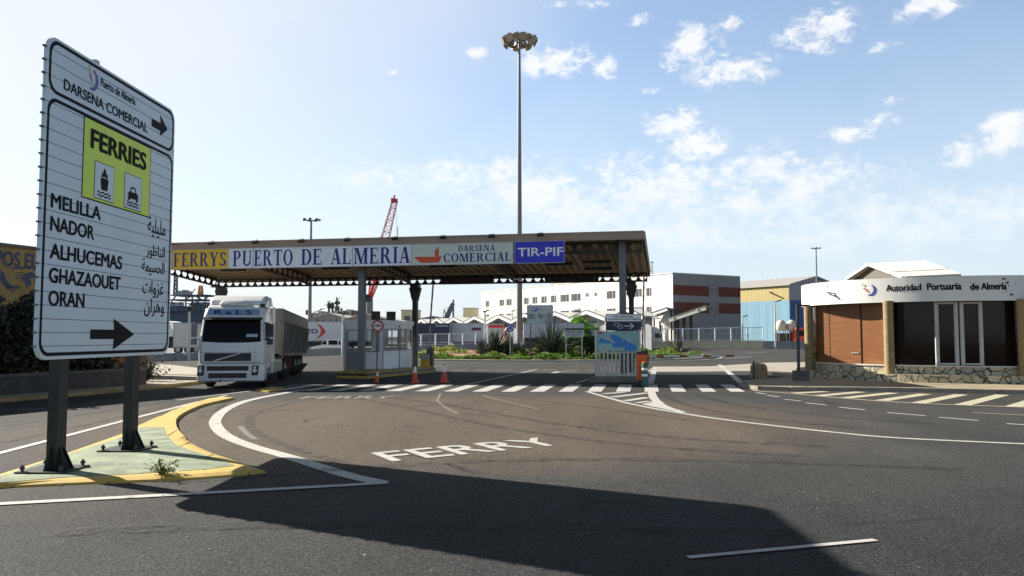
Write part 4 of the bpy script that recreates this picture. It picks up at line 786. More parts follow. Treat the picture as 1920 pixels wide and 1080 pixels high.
# round control sign on its pole
p = G(703, 706); p = Vector((p.x + .1, 40.4, .26)); o = thing('control_sign', 'round red ringed sign with a black bar on a slanted grey pole at the booth', 'sign', p)
pc = U(708, 611, 40.2) - p
mb = MB(); mb.tube([(-.14, 0, 0), (pc.x, .05, pc.z + .25)], .035, 8); mb.done('pole', [GRYST], o)
def disc(mb, c, r, y, mi, n=28): mb.ext([(c[0] + r * math.cos(2 * PI * i / n), c[1] + y, c[2] + r * math.sin(2 * PI * i / n)) for i in range(n)], (0, .008, 0), mi)
mb = MB(); disc(mb, pc, .3, 0, 0); disc(mb, pc, .215, -.006, 1); mb.box(pc.x - .17, pc.x + .17, pc.y - .009, pc.y - .005, pc.z - .035, pc.z + .025, 2); mb.box(pc.x - .12, pc.x + .12, pc.y - .009, pc.y - .005, pc.z + .07, pc.z + .09, 2); mb.done('plate', [RED, WHITE, BK], o)
cone = None
for px, py, lab, sc_, tilt in ((706, 717.5, 'small crooked orange cone in front of the booth', .62, .12), (778, 718, 'orange traffic cone with a white top left of the other tall one', 1, 0), (833, 717, 'orange traffic cone standing alone right of the booth island', 1.02, 0)):
    if cone is None:
        cone = thing('traffic_cone', lab, 'traffic cone', group='traffic cones'); OR = mat('cone_orange', (.62, .07, .03), .5, var=.15, scale=6)
        mb = MB(); mb.prism(rrect(-.2, .2, -.2, .2, .04, 3), 0, .045); mb.done('base', [OR], cone)
        mb = MB(); mb.lathe([(.15, .045), (.14, .06), (.035, .74), (.03, .75), (.001, .75)], 16); c_ = mb.done('body', [OR], cone, smooth=True)
        mb = MB(); mb.lathe([(.086, .45), (.06, .6), (.042, .7)], 16); mb.done('reflective_band', [WHITE], c_, smooth=True); o = cone
    else: o = copy_tree(cone)
    o.location = G(px, py); o.scale = (sc_, sc_, sc_); o.rotation_euler = (tilt * .4, tilt, R.uniform(0, 3)); o['label'] = lab
    if tilt: o.location.z = .03
# left barrier with raised arm
p = G(797, 702); p = Vector((p.x * 1.07, p.y * 1.07, .26)); o = thing('lift_barrier', 'grey and yellow barrier box with its thin striped arm raised upright', 'barrier', p, CA)
mb = MB(); mb.box(-.22, .22, -.2, .2, 0, .42, 1); mb.box(-.22, .22, -.2, .2, .42, .75, 2); mb.box(.0, .36, .2, .55, .0, 1.15); mb.done('housing', [mat('barrier_dull_grey', (.12, .11, .09), .7, var=.3), mat('barrier_yellow', (.62, .35, .01), .5), mat('barrier_pale_grey', (.36, .34, .3), .6)], o, bevel=.02)
MB().box(.2, .215, -.12, .1, .45, .65).done('door', [BLACK], o)
mb = MB(); b0 = Vector((.12, .2, 1.0)); b1 = Vector((.38, .2, 4.7))
for i in range(14): mb.bar(b0.lerp(b1, i / 14), b0.lerp(b1, (i + 1) / 14), .085, .05, 1 if i % 2 and i > 4 else 0)
mb.done('arm', [mat('arm_offwhite', (.5, .48, .45), .5), mat('arm_red', (.22, .05, .04), .5)], o)

# fence panel with harbour map, orange barrier, flexible bollard
FD = 35.0
fw = (1200 - 1119) / FPX * 34.9; FP = Vector(((1117 - 960) / FPX * 34.9, 34.9, 0))
struct(MB().prism(rrect(FP.x - .25, FP.x + fw + .35, FP.y - .3, FP.y + .9, .1, 3), 0, .16), 'kerb', mat('dark_kerb_concrete', (.17, .16, .14), .9, var=.3, scale=2))
fo = thing('gate_fence', 'weathered white bar fence panel between two posts carrying the harbour map', 'fence', (FP.x, FP.y, .16))
FWH = mat('weathered_fence_white', (.52, .5, .45), .6, var=.2, scale=3, streak=(3, 3, .6))
zt = U(0, 618, FP.y).z - .16
for xx in (0, fw): MB().box(xx - .05, xx + .05, -.05, .05, 0, zt).done('post', [FWH], fo, bevel=.012)
mb = MB(); mb.box(.05, fw - .05, -.03, .03, .1, .2); mb.box(.05, fw - .05, -.02, .02, zt - .2, zt - .14); mb.box(.05, fw - .05, -.02, .02, 1.12, 1.17)
for i in range(10): x = .16 + i * (fw - .3) / 9; mb.box(x - .035, x + .035, -.016, .016, .2, zt - .14)
mb.done('bars', [FWH], fo)
MB().box(-.15, fw + .15, -.12, .12, 0, .1).done('sill', [mat('dark_kerb_concrete', (0, 0, 0))], fo)
mp_ = thing('harbour_map', 'blue and green harbour map board fixed to the white bar fence', 'map board', (FP.x, FP.y - .045, 0))
x0 = .06; x1 = fw - .08; z0 = U(0, 658, FP.y).z; z1 = U(0, 621, FP.y).z
mb = MB(); mb.box(x0, x1, -.02, .0, z0, z1); mb.done('board', [mat('map_teal', (.22, .42, .42), .45, var=.12)], mp_)
mb = MB(); q = lambda a, b, e: (x0 + (x1 - x0) * a, -.021 - e, z0 + (z1 - z0) * b)
def mpoly(pts, e, m): mb.flat([q(a, b, e) for a, b in pts], m)
mpoly([(.03, .4), (.06, .62), (.12, .66), (.2, .55), (.26, .6), (.33, .82), (.42, .84), (.5, .78), (.55, .7), (.6, .66), (.66, .58), (.72, .52), (.8, .42), (.88, .36), (.97, .3), (.97, .02), (.68, .02), (.68, .2), (.38, .2), (.38, .38)], .001, 0)
mpoly([(.16, .62), (.22, .7), (.3, .72), (.36, .6), (.44, .42), (.46, .36), (.4, .4), (.32, .5), (.2, .56)], .002, 1); mpoly([(.6, .6), (.64, .46), (.66, .46), (.64, .6)], .002, 1); mpoly([(.72, .58), (.95, .4), (.95, .43), (.74, .62)], .002, 1)
mpoly([(.02, .02), (.36, .02), (.36, .36), (.02, .36)], .002, 2); mpoly([(.38, .02), (.66, .02), (.66, .18), (.38, .18)], .002, 2); mpoly([(.02, .86), (.16, .86), (.16, .99), (.02, .99)], .002, 3); mpoly([(.6, .84), (.7, .84), (.7, .87), (.6, .87)], .002, 3)
mpoly([(.19, .02), (.2, .02), (.2, .36), (.19, .36)], .003, 1)
mb.done('map_print', [mat('map_blue', (.02, .2, .55), .45, var=.1), mat('map_sand', (.4, .42, .34), .5), mat('map_pale', (.3, .46, .46), .5), mat('map_red', (.5, .05, .04), .5)], mp_)
o = thing('access_sign', 'navy and white SOLO PERSONAL AUTORIZADO sign with hand, card and arrow above the harbour map', 'sign', (U(1136, 600, FP.y + .25).x, FP.y + .25, 0))
z0, zm, z1 = U(0, 620, FP.y + .25).z, U(0, 602.5, FP.y + .25).z, U(0, 588.5, FP.y + .25).z; w = 67 / FPX * FP.y
NV = mat('sign_navy', (.01, .012, .05), .45); mb = MB(); mb.box(0, w, 0, .03, z0, z1); mb.done('board', [NV], o)
mb = MB(); mb.flat([(.025, -.003, zm), (w - .025, -.003, zm), (w - .025, -.003, z1 - .025), (.025, -.003, z1 - .025)]); mb.done('white_field', [WHITE], o)
mb = MB(); mb.text('SOLO PERSONAL', (w * .22, -.006, zm + .17), (1, 0, 0), (0, 0, 1), w * .56, .085, 1, .03); mb.text('AUTORIZADO CON TARJETA', (w * .05, -.006, zm + .04), (1, 0, 0), (0, 0, 1), w * .9, .085, 1, .03)
def lineart(pts, wd, y=-.004, mi=0):
    for a, b in zip(pts[:-1], pts[1:]): mb.bar((w * a[0], y, z0 + (zm - z0) * a[1]), (w * b[0], y, z0 + (zm - z0) * b[1]), wd, .002, mi, (0, -1, 0))
lineart([(.52, .5), (.76, .5)], .03); lineart([(.68, .8), (.78, .5), (.68, .2)], .03)
lineart([(.22, .62), (.26, .88), (.4, .7), (.36, .52)], .014); lineart([(.22, .62), (.3, .45), (.36, .3), (.44, .2), (.48, .4), (.44, .58), (.38, .64), (.34, .5), (.36, .44), (.4, .48)], .014); mb.done('lettering', [WHITE, NV], o)
mb = MB(); mb.box(w * .3 - .03, w * .3 + .03, .03, .08, .0, z1); mb.box(w * .75 - .03, w * .75 + .03, .03, .08, .0, z1); mb.done('post', [GALV], o)
p = G(1204, 723.5); o = thing('card_barrier', 'orange barrier cabinet with black sloping lid, its pale arm lowered across the right lane', 'barrier', p)
w = .2; mb = MB(); mb.box(-w, w, -.18, .18, .22, 1.28); mb.done('cabinet', [mat('barrier_orange', (.6, .1, .012), .45, var=.1, scale=4)], o, bevel=.02)
mb = MB(); mb.box(-w + .02, w - .02, -.16, .16, 0, .22); mb.done('plinth', [BLACK], o); mb = MB(); mb.ext([(-w - .02, -.2, 1.28), (w + .02, -.2, 1.28), (w + .02, -.2, 1.46), (-w - .02, -.2, 1.34)], (0, .4, 0)); mb.done('lid', [BLACK], o); MB().box(w, w + .06, -.1, .1, .85, 1.25).done('motor_box', [BLACK], o)
mb = MB(); AE = U(1396, 668.5, p.y + 1.2) - p; a0 = Vector((w + .06, .05, 1.2)); AE = Vector((AE.x, .6, 1.2))
for i in range(13): mb.bar(a0.lerp(AE, i / 13), a0.lerp(AE, (i + (1 if i % 3 else .999)) / 13), .05, .085, 1 if i % 3 == 1 else 0)
mb.done('arm', [mat('arm_pale', (.5, .5, .48), .5), mat('arm_maroon', (.2, .05, .04), .5)], o)
p = G(1209, 725.5); o = thing('flexible_bollard', 'dark green bollard with white bands in front of the orange barrier', 'bollard', p)
GRN = mat('bollard_green', (.008, .09, .07), .5); mb = MB(); mb.lathe([(.13, 0), (.135, .02), (.125, .06), (.12, .88), (.11, .93), (.05, .95), (.001, .95)], 18); mb.done('body', [GRN], o, smooth=True)
for z in (.42, .66): MB().lathe([(.124, z), (.125, z + .005), (.124, z + .085), (.123, z + .09)], 18).done('reflective_band', [WHITE], o, smooth=True)
MB().lathe([(.09, .945), (.095, .95), (.09, 1.0), (.001, 1.01)], 14).done('cap', [mat('bollard_cap_orange', (.55, .16, .02), .5)], o)
# right raised arm (thin striped pole)
p = G(1204, 712); p.y = 36.5; p.x = (1203 - 960) / FPX * 36.5; o = thing('raised_barrier_arm', 'thin red and white barrier pole raised upright behind the access sign', 'barrier', p)
mb = MB(); a = Vector((0, 0, .7)); b = U(1207.5, 517, 36.5) - p
for i in range(18): mb.bar(a.lerp(b, i / 18), a.lerp(b, (i + 1) / 18), .075, .04, i % 2)
mb.done('arm', [mat('arm_offwhite', (0, 0, 0)), mat('arm_rust_red', (.3, .08, .06), .5)], o); mb = MB(); mb.box(-.16, .16, -.15, .15, 0, 1.0); mb.done('housing', [mat('barrier_dull_grey', (0, 0, 0))], o, bevel=.02)
# stone bollards
for px, py, lab, lean in ((1428, 711.5, 'front one of two rounded sandstone bollards with a round hole, on the right pavement', 0), (1418, 710.5, 'rear one of two rounded stone bollards, greyer and half hidden', .0)):
    p = G(px, py); p.y += 0 if px > 1420 else .6; p.x *= p.y / (p.y - (0 if px > 1420 else .6)); o = thing('stone_bollard', lab, 'bollard', p, .15, 'stone bollards')
    pr = [(-.25, 0), (.25, 0), (.25, .5)] + [(.25 * math.cos(a * PI / 10), .5 + .25 * math.sin(a * PI / 10)) for a in range(1, 10)] + [(-.25, .5)]
    mb = MB(); mb.ext([(x, -.13, z) for x, z in pr], (0, .26, 0)); mb.done('stone', [mat('sandstone', (.3, .22, .13), .9, var=.3, scale=5, bump=.3) if px > 1420 else mat('grey_stone', (.34, .32, .27), .9, var=.2, scale=5)], o, bevel=.03)
    if px > 1420: mb = MB(); disc(mb, (0, -.135, .5), .045, 0, 0, 12); mb.done('hole', [BLACK], o)
p = G(1413.5, 711); o = thing('marker_post', 'thin dark metal post left of the two stone bollards', 'post', p); MB().box(-.03, .03, -.04, .04, 0, .86).done('shaft', [DKST], o, bevel=.008)
MB().box(-.07, .07, -.07, .07, 0, .015).done('foot_plate', [DKST], o)
# ================================================================ PORT OFFICE (right)
EC = Vector((20.55, 37.1)); EA, EB = 6.60, 5.60
def eth(px, a, b):                        # angle on the ellipse met by the view column px
    k = (px - 960) / FPX; best = None
    for i in range(1800, 3600):
        t = math.radians(i / 10); x = EC.x + a * math.cos(t); y = EC.y + b * math.sin(t); e = abs(x - k * y)
        if best is None or e < best[0]: best = (e, t)
    return best[1]
def eo(t, a, b, z): return Vector((EC.x + a * math.cos(t), EC.y + b * math.sin(t), z))
def ering(mb, a0, b0, a1, b1, z0, z1, t0=0., t1=2 * PI, n=96, mi=0):
    q = [t0 + (t1 - t0) * i / n for i in range(n + 1)]; full = abs(t1 - t0 - 2 * PI) < 1e-6
    sec = lambda t: [eo(t, a0, b0, z0), eo(t, a1, b1, z0), eo(t, a1, b1, z1), eo(t, a0, b0, z1)]
    mb.loft([sec(t) for t in q], mi, not full)
po = thing('port_office', 'low curved port office with white fascia, stone plinth, wood panels and dark glass', 'building', (0, 0, 0))
STN = stone('rubble_stone'); FWT = mat('office_fascia_white', (.66, .65, .62), .5, var=.1, scale=.9, streak=(1, 1, .25)); COLM = mat('ochre_column_stone', (.27, .2, .1), .9, var=.3, scale=8, bump=.4, bscale=50)
mb = MB(); ering(mb, EA, EB, EA - .06, EB - .06, 3.44, 4.46); mb.done('fascia', [FWT], po, smooth=True)
mb = MB(); n = 64; mb.prism([eo(2 * PI * i / n, EA - .08, EB - .08, 0)[:2] for i in range(n)], 3.5, 3.6); mb.prism([eo(2 * PI * i / n, EA - .08, EB - .08, 0)[:2] for i in range(n)], 4.2, 4.3); mb.done('roof', [mat('roof_grey', (.3, .29, .27), .8)], po)
tA, tB, tC = eth(1516, 6.55, 5.55), eth(1666, 6.55, 5.55), eth(1915, 6.55, 5.55)
mb = MB(); ering(mb, 6.16, 5.16, 6.10, 5.10, .6, 3.5, tB, tB + 2 * PI - (tB - tA)); mb.done('window_wall', [BGL], po, smooth=True)
WOOD = mat('varnished_wood_panel', (.175, .068, .022), .35, var=.22, scale=2.2, streak=(.6, .6, 4))
ts = [tA + .01, eth(1548, 6.20, 5.20), eth(1600, 6.20, 5.20), tB + .02]
qa, qb = eo(tA + .02, 6.3, 5.3, 0), eo(tB + .0, 6.3, 5.3, 0); qd = (qb - qa).normalized(); qn = Vector((qd.y, -qd.x, 0)); QL = (qb - qa).length
for i, (f0, f1) in enumerate(((0, .2), (.2, .62), (.62, 1.0))):
    mb = MB(); a_ = qa.lerp(qb, f0) + qd * .01; b_ = qa.lerp(qb, f1) - qd * .01; mb.ext([a_ + Vector((0, 0, .8)), b_ + Vector((0, 0, .8)), b_ + Vector((0, 0, 3.5)), a_ + Vector((0, 0, 3.5))], -qn * .06); q_ = mb.done('wood_panel', [WOOD], po); q_.location = qn * (.03 if i == 1 else 0)
for f_ in (.2, .62): MB().bar(qa.lerp(qb, f_) + qn * .02 + Vector((0, 0, .82)), qa.lerp(qb, f_) + qn * .02 + Vector((0, 0, 3.44)), .04).done('panel_seam', [mat('seam_dark_wood', (.05, .022, .01), .6)], po)
MB().bar(qa.lerp(qb, .5) + qn * .06 + Vector((0, 0, 1.28)), qa.lerp(qb, .6) + qn * .06 + Vector((0, 0, 1.27)), .04).done('handle', [CHR], po)
mb = MB(); ering(mb, 6.36, 5.36, 6.00, 5.00, .12, .76); mb.done('plinth', [STN], po)
mb = MB(); ering(mb, 6.40, 5.40, 6.10, 5.10, .762, .81); mb.done('sill', [mat('sill_white', (.6, .58, .54), .6)], po)
mb = MB(); ering(mb, 6.92, 5.92, 6.37, 5.37, .12, .44); mb.done('stone_ledge', [STN], po)
for t in (tA, tB, tC, tC + (tC - tB)):
    c = eo(t, 6.60, 5.60, 0); mb = MB(); mb.lathe([(.2, .4), (.2, 3.5)], 20, c); mb.done('column', [COLM], po, smooth=True)
for a, b in ((1752, 1795), (1799, 1841)):
    t0, t1 = eth(a, 6.20, 5.20), eth(b, 6.20, 5.20); z0, z1 = .82, 3.42; p0, p1 = eo(t0, 6.22, 5.22, 0), eo(t1, 6.22, 5.22, 0); d = (p1 - p0).normalized(); mb = MB()
    P = lambda s_, z: p0.lerp(p1, s_) + Vector((0, 0, z))
    for q0, q1, w in ((P(.06, z0), P(.06, z1), .1), (P(.94, z0), P(.94, z1), .1), (P(.0, z1 - .05), P(1, z1 - .05), .1), (P(0, z0 + .06), P(1, z0 + .06), .12), (P(.14, z0 + .1), P(.14, z1 - .1), .035), (P(.86, z0 + .1), P(.86, z1 - .1), .035)): mb.bar(q0, q1, w, .07)
    mb.done('door', [mat('door_white', (.42, .42, .4), .45)], po)
mb = MB()
for t, a, b, y0, y1 in (('Autoridad', 1663, 1728, 546, 534.5), ('Portuaria', 1740, 1804, 544, 531.5), ('de', 1821, 1837, 543.5, 531.5), ('Almería', 1842, 1889, 543, 530.5)):
    t0, t1 = eth(a, EA + .01, EB + .01), eth(b, EA + .01, EB + .01); D = eo(t0, EA, EB, 0).y
    z0, z1 = U(0, y0, D).z, U(0, y1, D).z
    mb.text(t, (0, 0, 0), (1, 0, 0), (0, 0, 1), 1, 1, 0, .06, fn=lambda u, v: eo(t0 + (t1 - t0) * u, EA + .012, EB + .012, z0 + (z1 - z0) * v))
mb.done('lettering', [BK], po)
mb = MB(); t0 = eth(1633, EA, EB); c = eo(t0, EA + .015, EB + .015, 3.98); d = (eo(t0 + .05, EA + .015, EB + .015, 3.98) - c).normalized()
mb2 = MB(); crescent(mb2, 0, 0, .24, 0, 0, -120, 75); mb2.flat([(-.32, 0, .12), (-.2, 0, .1), (-.02, 0, -.1), (-.16, 0, -.06)], 1); mb2.flat([(-.3 + .06 * math.cos(i * .7), 0, .24 + .06 * math.sin(i * .7)) for i in range(9)], 2)
mb.add([c + d * x + Vector((0, 0, z)) for x, y, z in mb2.v], mb2.f); mb.m = mb2.m; mb.done('logo', [MATS['logo_blue'], mat('logo_pink', (.5, .16, .2), .5), mat('logo_cream', (.6, .5, .3), .5)], po)
t0 = eth(1556, EA, EB); c = eo(t0, EA, EB, 3.9); MB().bar(c, c + Vector((-.12, -.25, .04)), .05).bar(c + Vector((-.25, -.25, .06)), c + Vector((.1, -.25, .03)), .06).done('fascia_lamp', [GALV], po)
mb = MB()
for i in range(26):
    t = eth(R.uniform(1880, 1915), EA, EB) if i < 8 else R.uniform(tA, tC + .3); r = R.choice((.02, .03, .05)) if i < 10 else .012; c = eo(t, EA + .006, EB + .006, R.uniform(3.6, 4.4)); d = (eo(t + .01, EA, EB, 0) - eo(t, EA, EB, 0)).normalized()
    k_ = R.uniform(.7, 2.2); mb.flat([c + d * (r * k_ * math.cos(a)) + Vector((0, 0, r * R.uniform(.6, 1) * math.sin(a))) for a in [q * PI / 4 for q in range(8)]])
mb.done('rust_specks', [mat('rust_speck', (.06, .04, .03), .8)], po)
p = G(1498, 714, .13); o = thing('gauge_arch', 'thin black square metal arch standing left of the port office column', 'frame', p)
mb = MB(); mb.box(-.05, .05, -.05, .05, 0, 3.15); mb.box(-.05, .42, -.045, .045, 3.15, 3.23); mb.done('arch_tube', [DKST], o); MB().box(-.1, .42, -.08, .5, 0, .42).done('base_block', [mat('dark_plinth', (.1, .095, .09), .9, var=.3)], o)
# white gabled roof behind the office
o = thing('gabled_house', 'pale gabled roof showing above the port office fascia', 'building', U(1640, 640, 62))
b0 = o.location.copy(); o.location.z = 0; b0.z = 0
a1, ap, a2, far, fe = [U(*q) - b0 for q in ((1600, 523, 76), (1641, 496, 68.5), (1702, 519, 60.5), (1736, 491, 66), (1802, 516, 58.8))]
bk = a1 + (far - ap); bk.z = a1.z
mb = MB(); mb.ext([(a1.x, a1.y, 0), (a2.x, a2.y, 0), a2, ap, a1], (.3, .0, 0)); mb.ext([(a2.x, a2.y, 0), (fe.x, fe.y, 0), fe, a2], (.02, .2, 0)); mb.done('wall', [mat('gable_dark', (.1, .09, .075), .8)], o)
mb = MB(); v3 = Vector((0, 0, .12)); off = Vector((-.35, .2, 0))
mb.ext([ap + off, a2 + off + Vector((.2, 0, -.06)), fe, far], v3); mb.ext([a1 + off - Vector((.2, 0, .1)), ap + off, far, bk], v3); mb.done('roof', [mat('pale_roof_tile', (.62, .58, .5), .7, var=.08, scale=1)], o)
mb = MB(); mb.bar(a1 + off * 1.4 - Vector((.2, 0, .06)), ap + off * 1.4 + Vector((0, 0, .04)), .1, .22); mb.bar(ap + off * 1.4 + Vector((0, 0, .04)), a2 + off * 1.4 + Vector((.2, 0, -.02)), .1, .22); mb.done('bargeboard', [WHITE], o)

# ================================================================ LEFT SIDE: mural warehouse, hedge, low wall
MU = mat('ochre_render', (.3, .2, .075), .9, var=.22, scale=1.2, bump=.2); MBL = mat('faded_mural_blue', (.06, .07, .11), .85, var=.3, scale=3)
W0 = Vector((-21.3, 24.9, 0)); W1 = Vector((-18.1, 33.9, 0)); wd = (W1 - W0).normalized(); WL = (W1 - W0).length; wn = Vector((wd.y, -wd.x, 0))
o = thing('mural_warehouse', 'ochre warehouse with faded blue mural lettering POS EL behind the dark hedge', 'building', W0, math.atan2(wd.y, wd.x))
MB().box(-9, WL, 0, 7, 0, 5.45).done('wall', [MU], o); MB().box(-9.1, WL + .1, -.1, 7.1, 5.45, 5.57).done('parapet', [mat('dark_parapet', (.12, .1, .07), .8)], o)
def wl(px, py):
    q = onplane(px, py, W0, wn) - W0; return q.dot(wd), q.z
mb = MB(); c0 = wl(1, 498); c1_ = wl(1, 470); c2_ = wl(70, 485)
mb.text('POS EL', (wl(-8, 480)[0], -.004, c0[1] + .0), (1, 0, 0), (0, 0, 1), wl(70, 480)[0] - wl(-8, 480)[0], c1_[1] - c0[1], 0, .06); mb.done('lettering', [MBL], o)
mb = MB()
for pts in ([(0, 506), (8, 512), (12, 526), (20, 534), (30, 538), (14, 541), (4, 532), (0, 524)], [(20, 502), (50, 500), (50, 504), (20, 505)], [(52, 500), (72, 496), (72, 508), (62, 507), (62, 504), (52, 505)], [(28, 511), (44, 510), (44, 512), (28, 513)], [(28, 516), (44, 515), (44, 517), (28, 518)], [(28, 521), (42, 520), (42, 522), (28, 523)], [(46, 513), (62, 509), (66, 520), (56, 522), (60, 532), (50, 540), (46, 530), (40, 524)], [(10, 537), (34, 535), (40, 540), (12, 543)], [(64, 514), (68, 512), (70, 530), (64, 534)], [(52, 552), (72, 542), (72, 556), (60, 556)], [(20, 545), (26, 543), (26, 546), (20, 548)]):
    mb.flat([(wl(*q)[0], -.004, wl(*q)[1]) for q in pts])
mb.done('mural', [MBL], o)
A0, A1 = Vector((-17.0, 23.5, .12)), Vector((-14.4, 31.2, .12)); d = (A1 - A0).normalized()
o = thing('garden_wall', 'low dark stone garden wall along the left pavement', 'wall', A0, math.atan2(d.y, d.x)); L_ = (A1 - A0).length
MB().box(-8, L_, 0, .35, -.05, .58).done('wall', [mat('dark_rubble', (.05, .046, .042), .9, var=.4, scale=3, bump=.6, bscale=8)], o); MB().box(-8, L_ + .03, -.03, .38, .58, .66).done('coping', [mat('dark_coping', (.09, .085, .075), .9, var=.3, scale=3)], o)
def leafmat(name, col, tr=.45):
    m = bpy.data.materials.new(name); m.use_nodes = True; nt = m.node_tree; N = nt.nodes; L = nt.links; b = N['Principled BSDF']; b.inputs['Base Color'].default_value = col + (1,); b.inputs['Roughness'].default_value = .55
    t = N.new('ShaderNodeBsdfTranslucent'); t.inputs[0].default_value = tuple(min(1, c * 1.3) for c in col) + (1,); x = N.new('ShaderNodeMixShader'); x.inputs[0].default_value = tr
    L.new(b.outputs[0], x.inputs[1]); L.new(t.outputs[0], x.inputs[2]); L.new(x.outputs[0], N['Material Output'].inputs[0]); MATS[name] = m; return m
def leaves(mb, n, fn, sz, mis, flatness=.0):
    for _ in range(n):
        c = fn()
        if c is None: continue
        c = Vector(c); d = Vector((R.gauss(0, 1), R.gauss(0, 1), R.gauss(0, 1) * (1 - flatness))).normalized(); e = d.cross(Vector((R.gauss(0, 1), R.gauss(0, 1), R.gauss(0, 1)))).normalized(); s_ = sz * R.uniform(.6, 1.3)
        mb.flat([c - d * s_, c + e * s_ * .45, c + d * s_, c - e * s_ * .45], R.choice(mis))
DG = [mat('hedge_dark_green', (.008, .012, .005), .7), mat('hedge_green', (.014, .02, .008), .65), mat('hedge_olive', (.018, .02, .009), .7)]
o = thing('hedge', 'tall dark hedge between the low stone wall and the ochre warehouse', 'hedge', A0, math.atan2(d.y, d.x))
mb = MB()
tops = [R.uniform(-.35, .3) for _ in range(40)]
def hp():
    x = R.uniform(-8, L_ - .6); y = R.uniform(.5, 2.2); zt = 3.15 + tops[int((x + 9) * 2) % 40] + .3 * math.sin(x * 1.7) + (0 if x < L_ - 1.6 else -(x - L_ + 1.6) * .9); return x, y, R.uniform(.1, 1) ** .7 * zt
leaves(mb, 24000, hp, .125, (0, 0, 1, 1, 2)); mb.done('foliage', DG, o)
mb = MB()
for i in range(11): x = -7.5 + i * 1.5; mb.tube([(x, 1.3, -.05), (x + .1, 1.3, 1.2), (x, 1.2, 2.4)], [.07, .05, .02], 6)
mb.done('stems', [mat('bark_dark', (.05, .04, .03), .9)], o)
p = U(148, 690, 33.2); o = thing('gate_pillar', 'white rendered gate pillar behind the left sign post', 'pillar', (p.x, 33.2, .12)); MB().box(-.2, .2, -.2, .2, 0, 2.2).done('shaft', [WHITE], o, bevel=.02); MB().box(-.27, .27, -.27, .27, 2.2, 2.3).done('cap', [CONC], o)
p = U(198, 690, 37); o = thing('gatehouse', 'small brown shuttered gatehouse between the posts of the big sign', 'building', (p.x, 37, .12)); MB().box(-1.1, 1.1, 0, 1.8, 0, 2.5).done('wall', [mat('brown_shutter', (.2, .13, .08), .8, var=.25)], o); MB().box(-1.3, 1.3, -.2, 2, 2.5, 2.65).done('roof', [CONC], o)
MB().box(-.9, .7, -.02, -.003, 1.0, 2.1).done('shutter', [mat('grey_brown_shutter', (.12, .1, .085), .7)], o); MB().box(-1.0, .9, -.3, -.003, .0, .55).done('planter', [mat('dark_plinth', (.1, .1, .1))], o)
p = U(276, 712, 33.5); o = thing('scrub_bush', 'bare dark bush at the end of the low stone wall', 'bush', (p.x, 33.5, .12)); mb = MB()
for i in range(60):
    a = R.uniform(0, 6.28); q = Vector((math.cos(a) * R.uniform(.1, .55), math.sin(a) * R.uniform(.1, .5), R.uniform(.3, 1.5))); mb.tube([(0, 0, 0), q * .6 + Vector((R.uniform(-.1, .1), 0, .05)), q], [.015, .01, .004], 4)
mb.done('stems', [MATS['bark_dark']], o); mb = MB(); leaves(mb, 350, lambda: (R.gauss(0, .35), R.gauss(0, .3), R.uniform(.05, .8)), .07, (0, 1, 2)); mb.done('leaves', DG, o)
o = thing('beam_block', 'thin dark timber lying on the pale apron beside the lorry', 'timber', G(352, 713, .12)); MB().box(-.5, .5, -.06, .06, 0, .05).done('plank', [MATS['bark_dark']], o, bevel=.01)
# ================================================================ ROUNDABOUT PLANTING
GC = [leafmat('cover_green', (.06, .125, .012)), leafmat('cover_light_green', (.115, .19, .02)), leafmat('cover_dark_green', (.02, .042, .008)), leafmat('cover_yellow_green', (.2, .2, .035))]
mb = MB()
def cover(x0, x1, r0, r1, n, sz, mis, h0=.25):
    def fn():
        x = R.uniform(x0, x1); q = RR * R.uniform(r0, r1); dx = x - RC.x
        if abs(dx) > q - .1: return None
        y = RC.y - math.sqrt(q * q - dx * dx); hh = h0 * (.6 + .5 * math.sin(x * 1.3 + q) + .3 * math.sin(x * 3.1)); return x, y, .12 + (1 - q / RR) * 1.2 + R.uniform(0, 1) * max(.12, hh)
    leaves(mb, n, fn, sz, mis)
cover(-16, 17, .87, .975, 17000, .1, (0, 0, 1, 2, 1), .42); cover(-16, -4, .5, .62, 2500, .12, (0, 3, 3, 2), .4); cover(0, 16, .6, .86, 5000, .13, (0, 1, 2, 1), .5); cover(9, 20, .3, .97, 5000, .11, (3, 3, 0, 1), .3)
tag(mb.done('ground_cover', GC), kind='stuff')
AG = [mat('agave_grey_green', (.06, .08, .055), .5), mat('agave_dark', (.025, .038, .026), .55), mat('agave_pale_edge', (.15, .18, .12), .5)]
def agave(label, px, D, n, ln, wd_, z=.45, spread=1.0):
    n = int(n * 1.4)
    p = U(px, 650, D); o = thing('agave', label, 'plant', (p.x, D, z), 0, 'agaves on the roundabout'); mb = MB()
    for i in range(n):
        a = R.uniform(0, 2 * PI); e = R.uniform(.12, 1.45) ** 1.0; l = 1.3 * ln * R.uniform(.65, 1.1); d = Vector((math.cos(a) * math.cos(e), math.sin(a) * math.cos(e), math.sin(e))); s_ = d.cross(Vector((0, 0, 1))).normalized(); u = s_.cross(d)
        b = d * .08 * l; w = wd_ * R.uniform(.8, 1.2); pts = [b, b + d * l * .45 + u * .03, b + d * l]
        if i % 7 == 0: pts[2] = b + d * l * .8 - Vector((0, 0, .25 * l))
        m = R.choice((0, 0, 1, 1, 2))
        mb.add([pts[0] - s_ * w * .7, pts[0] + s_ * w * .7, pts[1] - s_ * w, pts[1] + s_ * w, pts[2], pts[1] - u * w * .5, pts[0] - u * w * .5], [(0, 6, 5, 2), (6, 1, 3, 5), (2, 5, 4), (5, 3, 4)], m)
    mb.done('blades', AG, o)
    MB().lathe([(.22, -.25), (.3, 0), (.12, .3)], 8).done('heart', [AG[1]], o); return o
agave('broad grey green agave at the left end of the agave clump on the roundabout', 905, 66.5, 95, 1.15, .05)
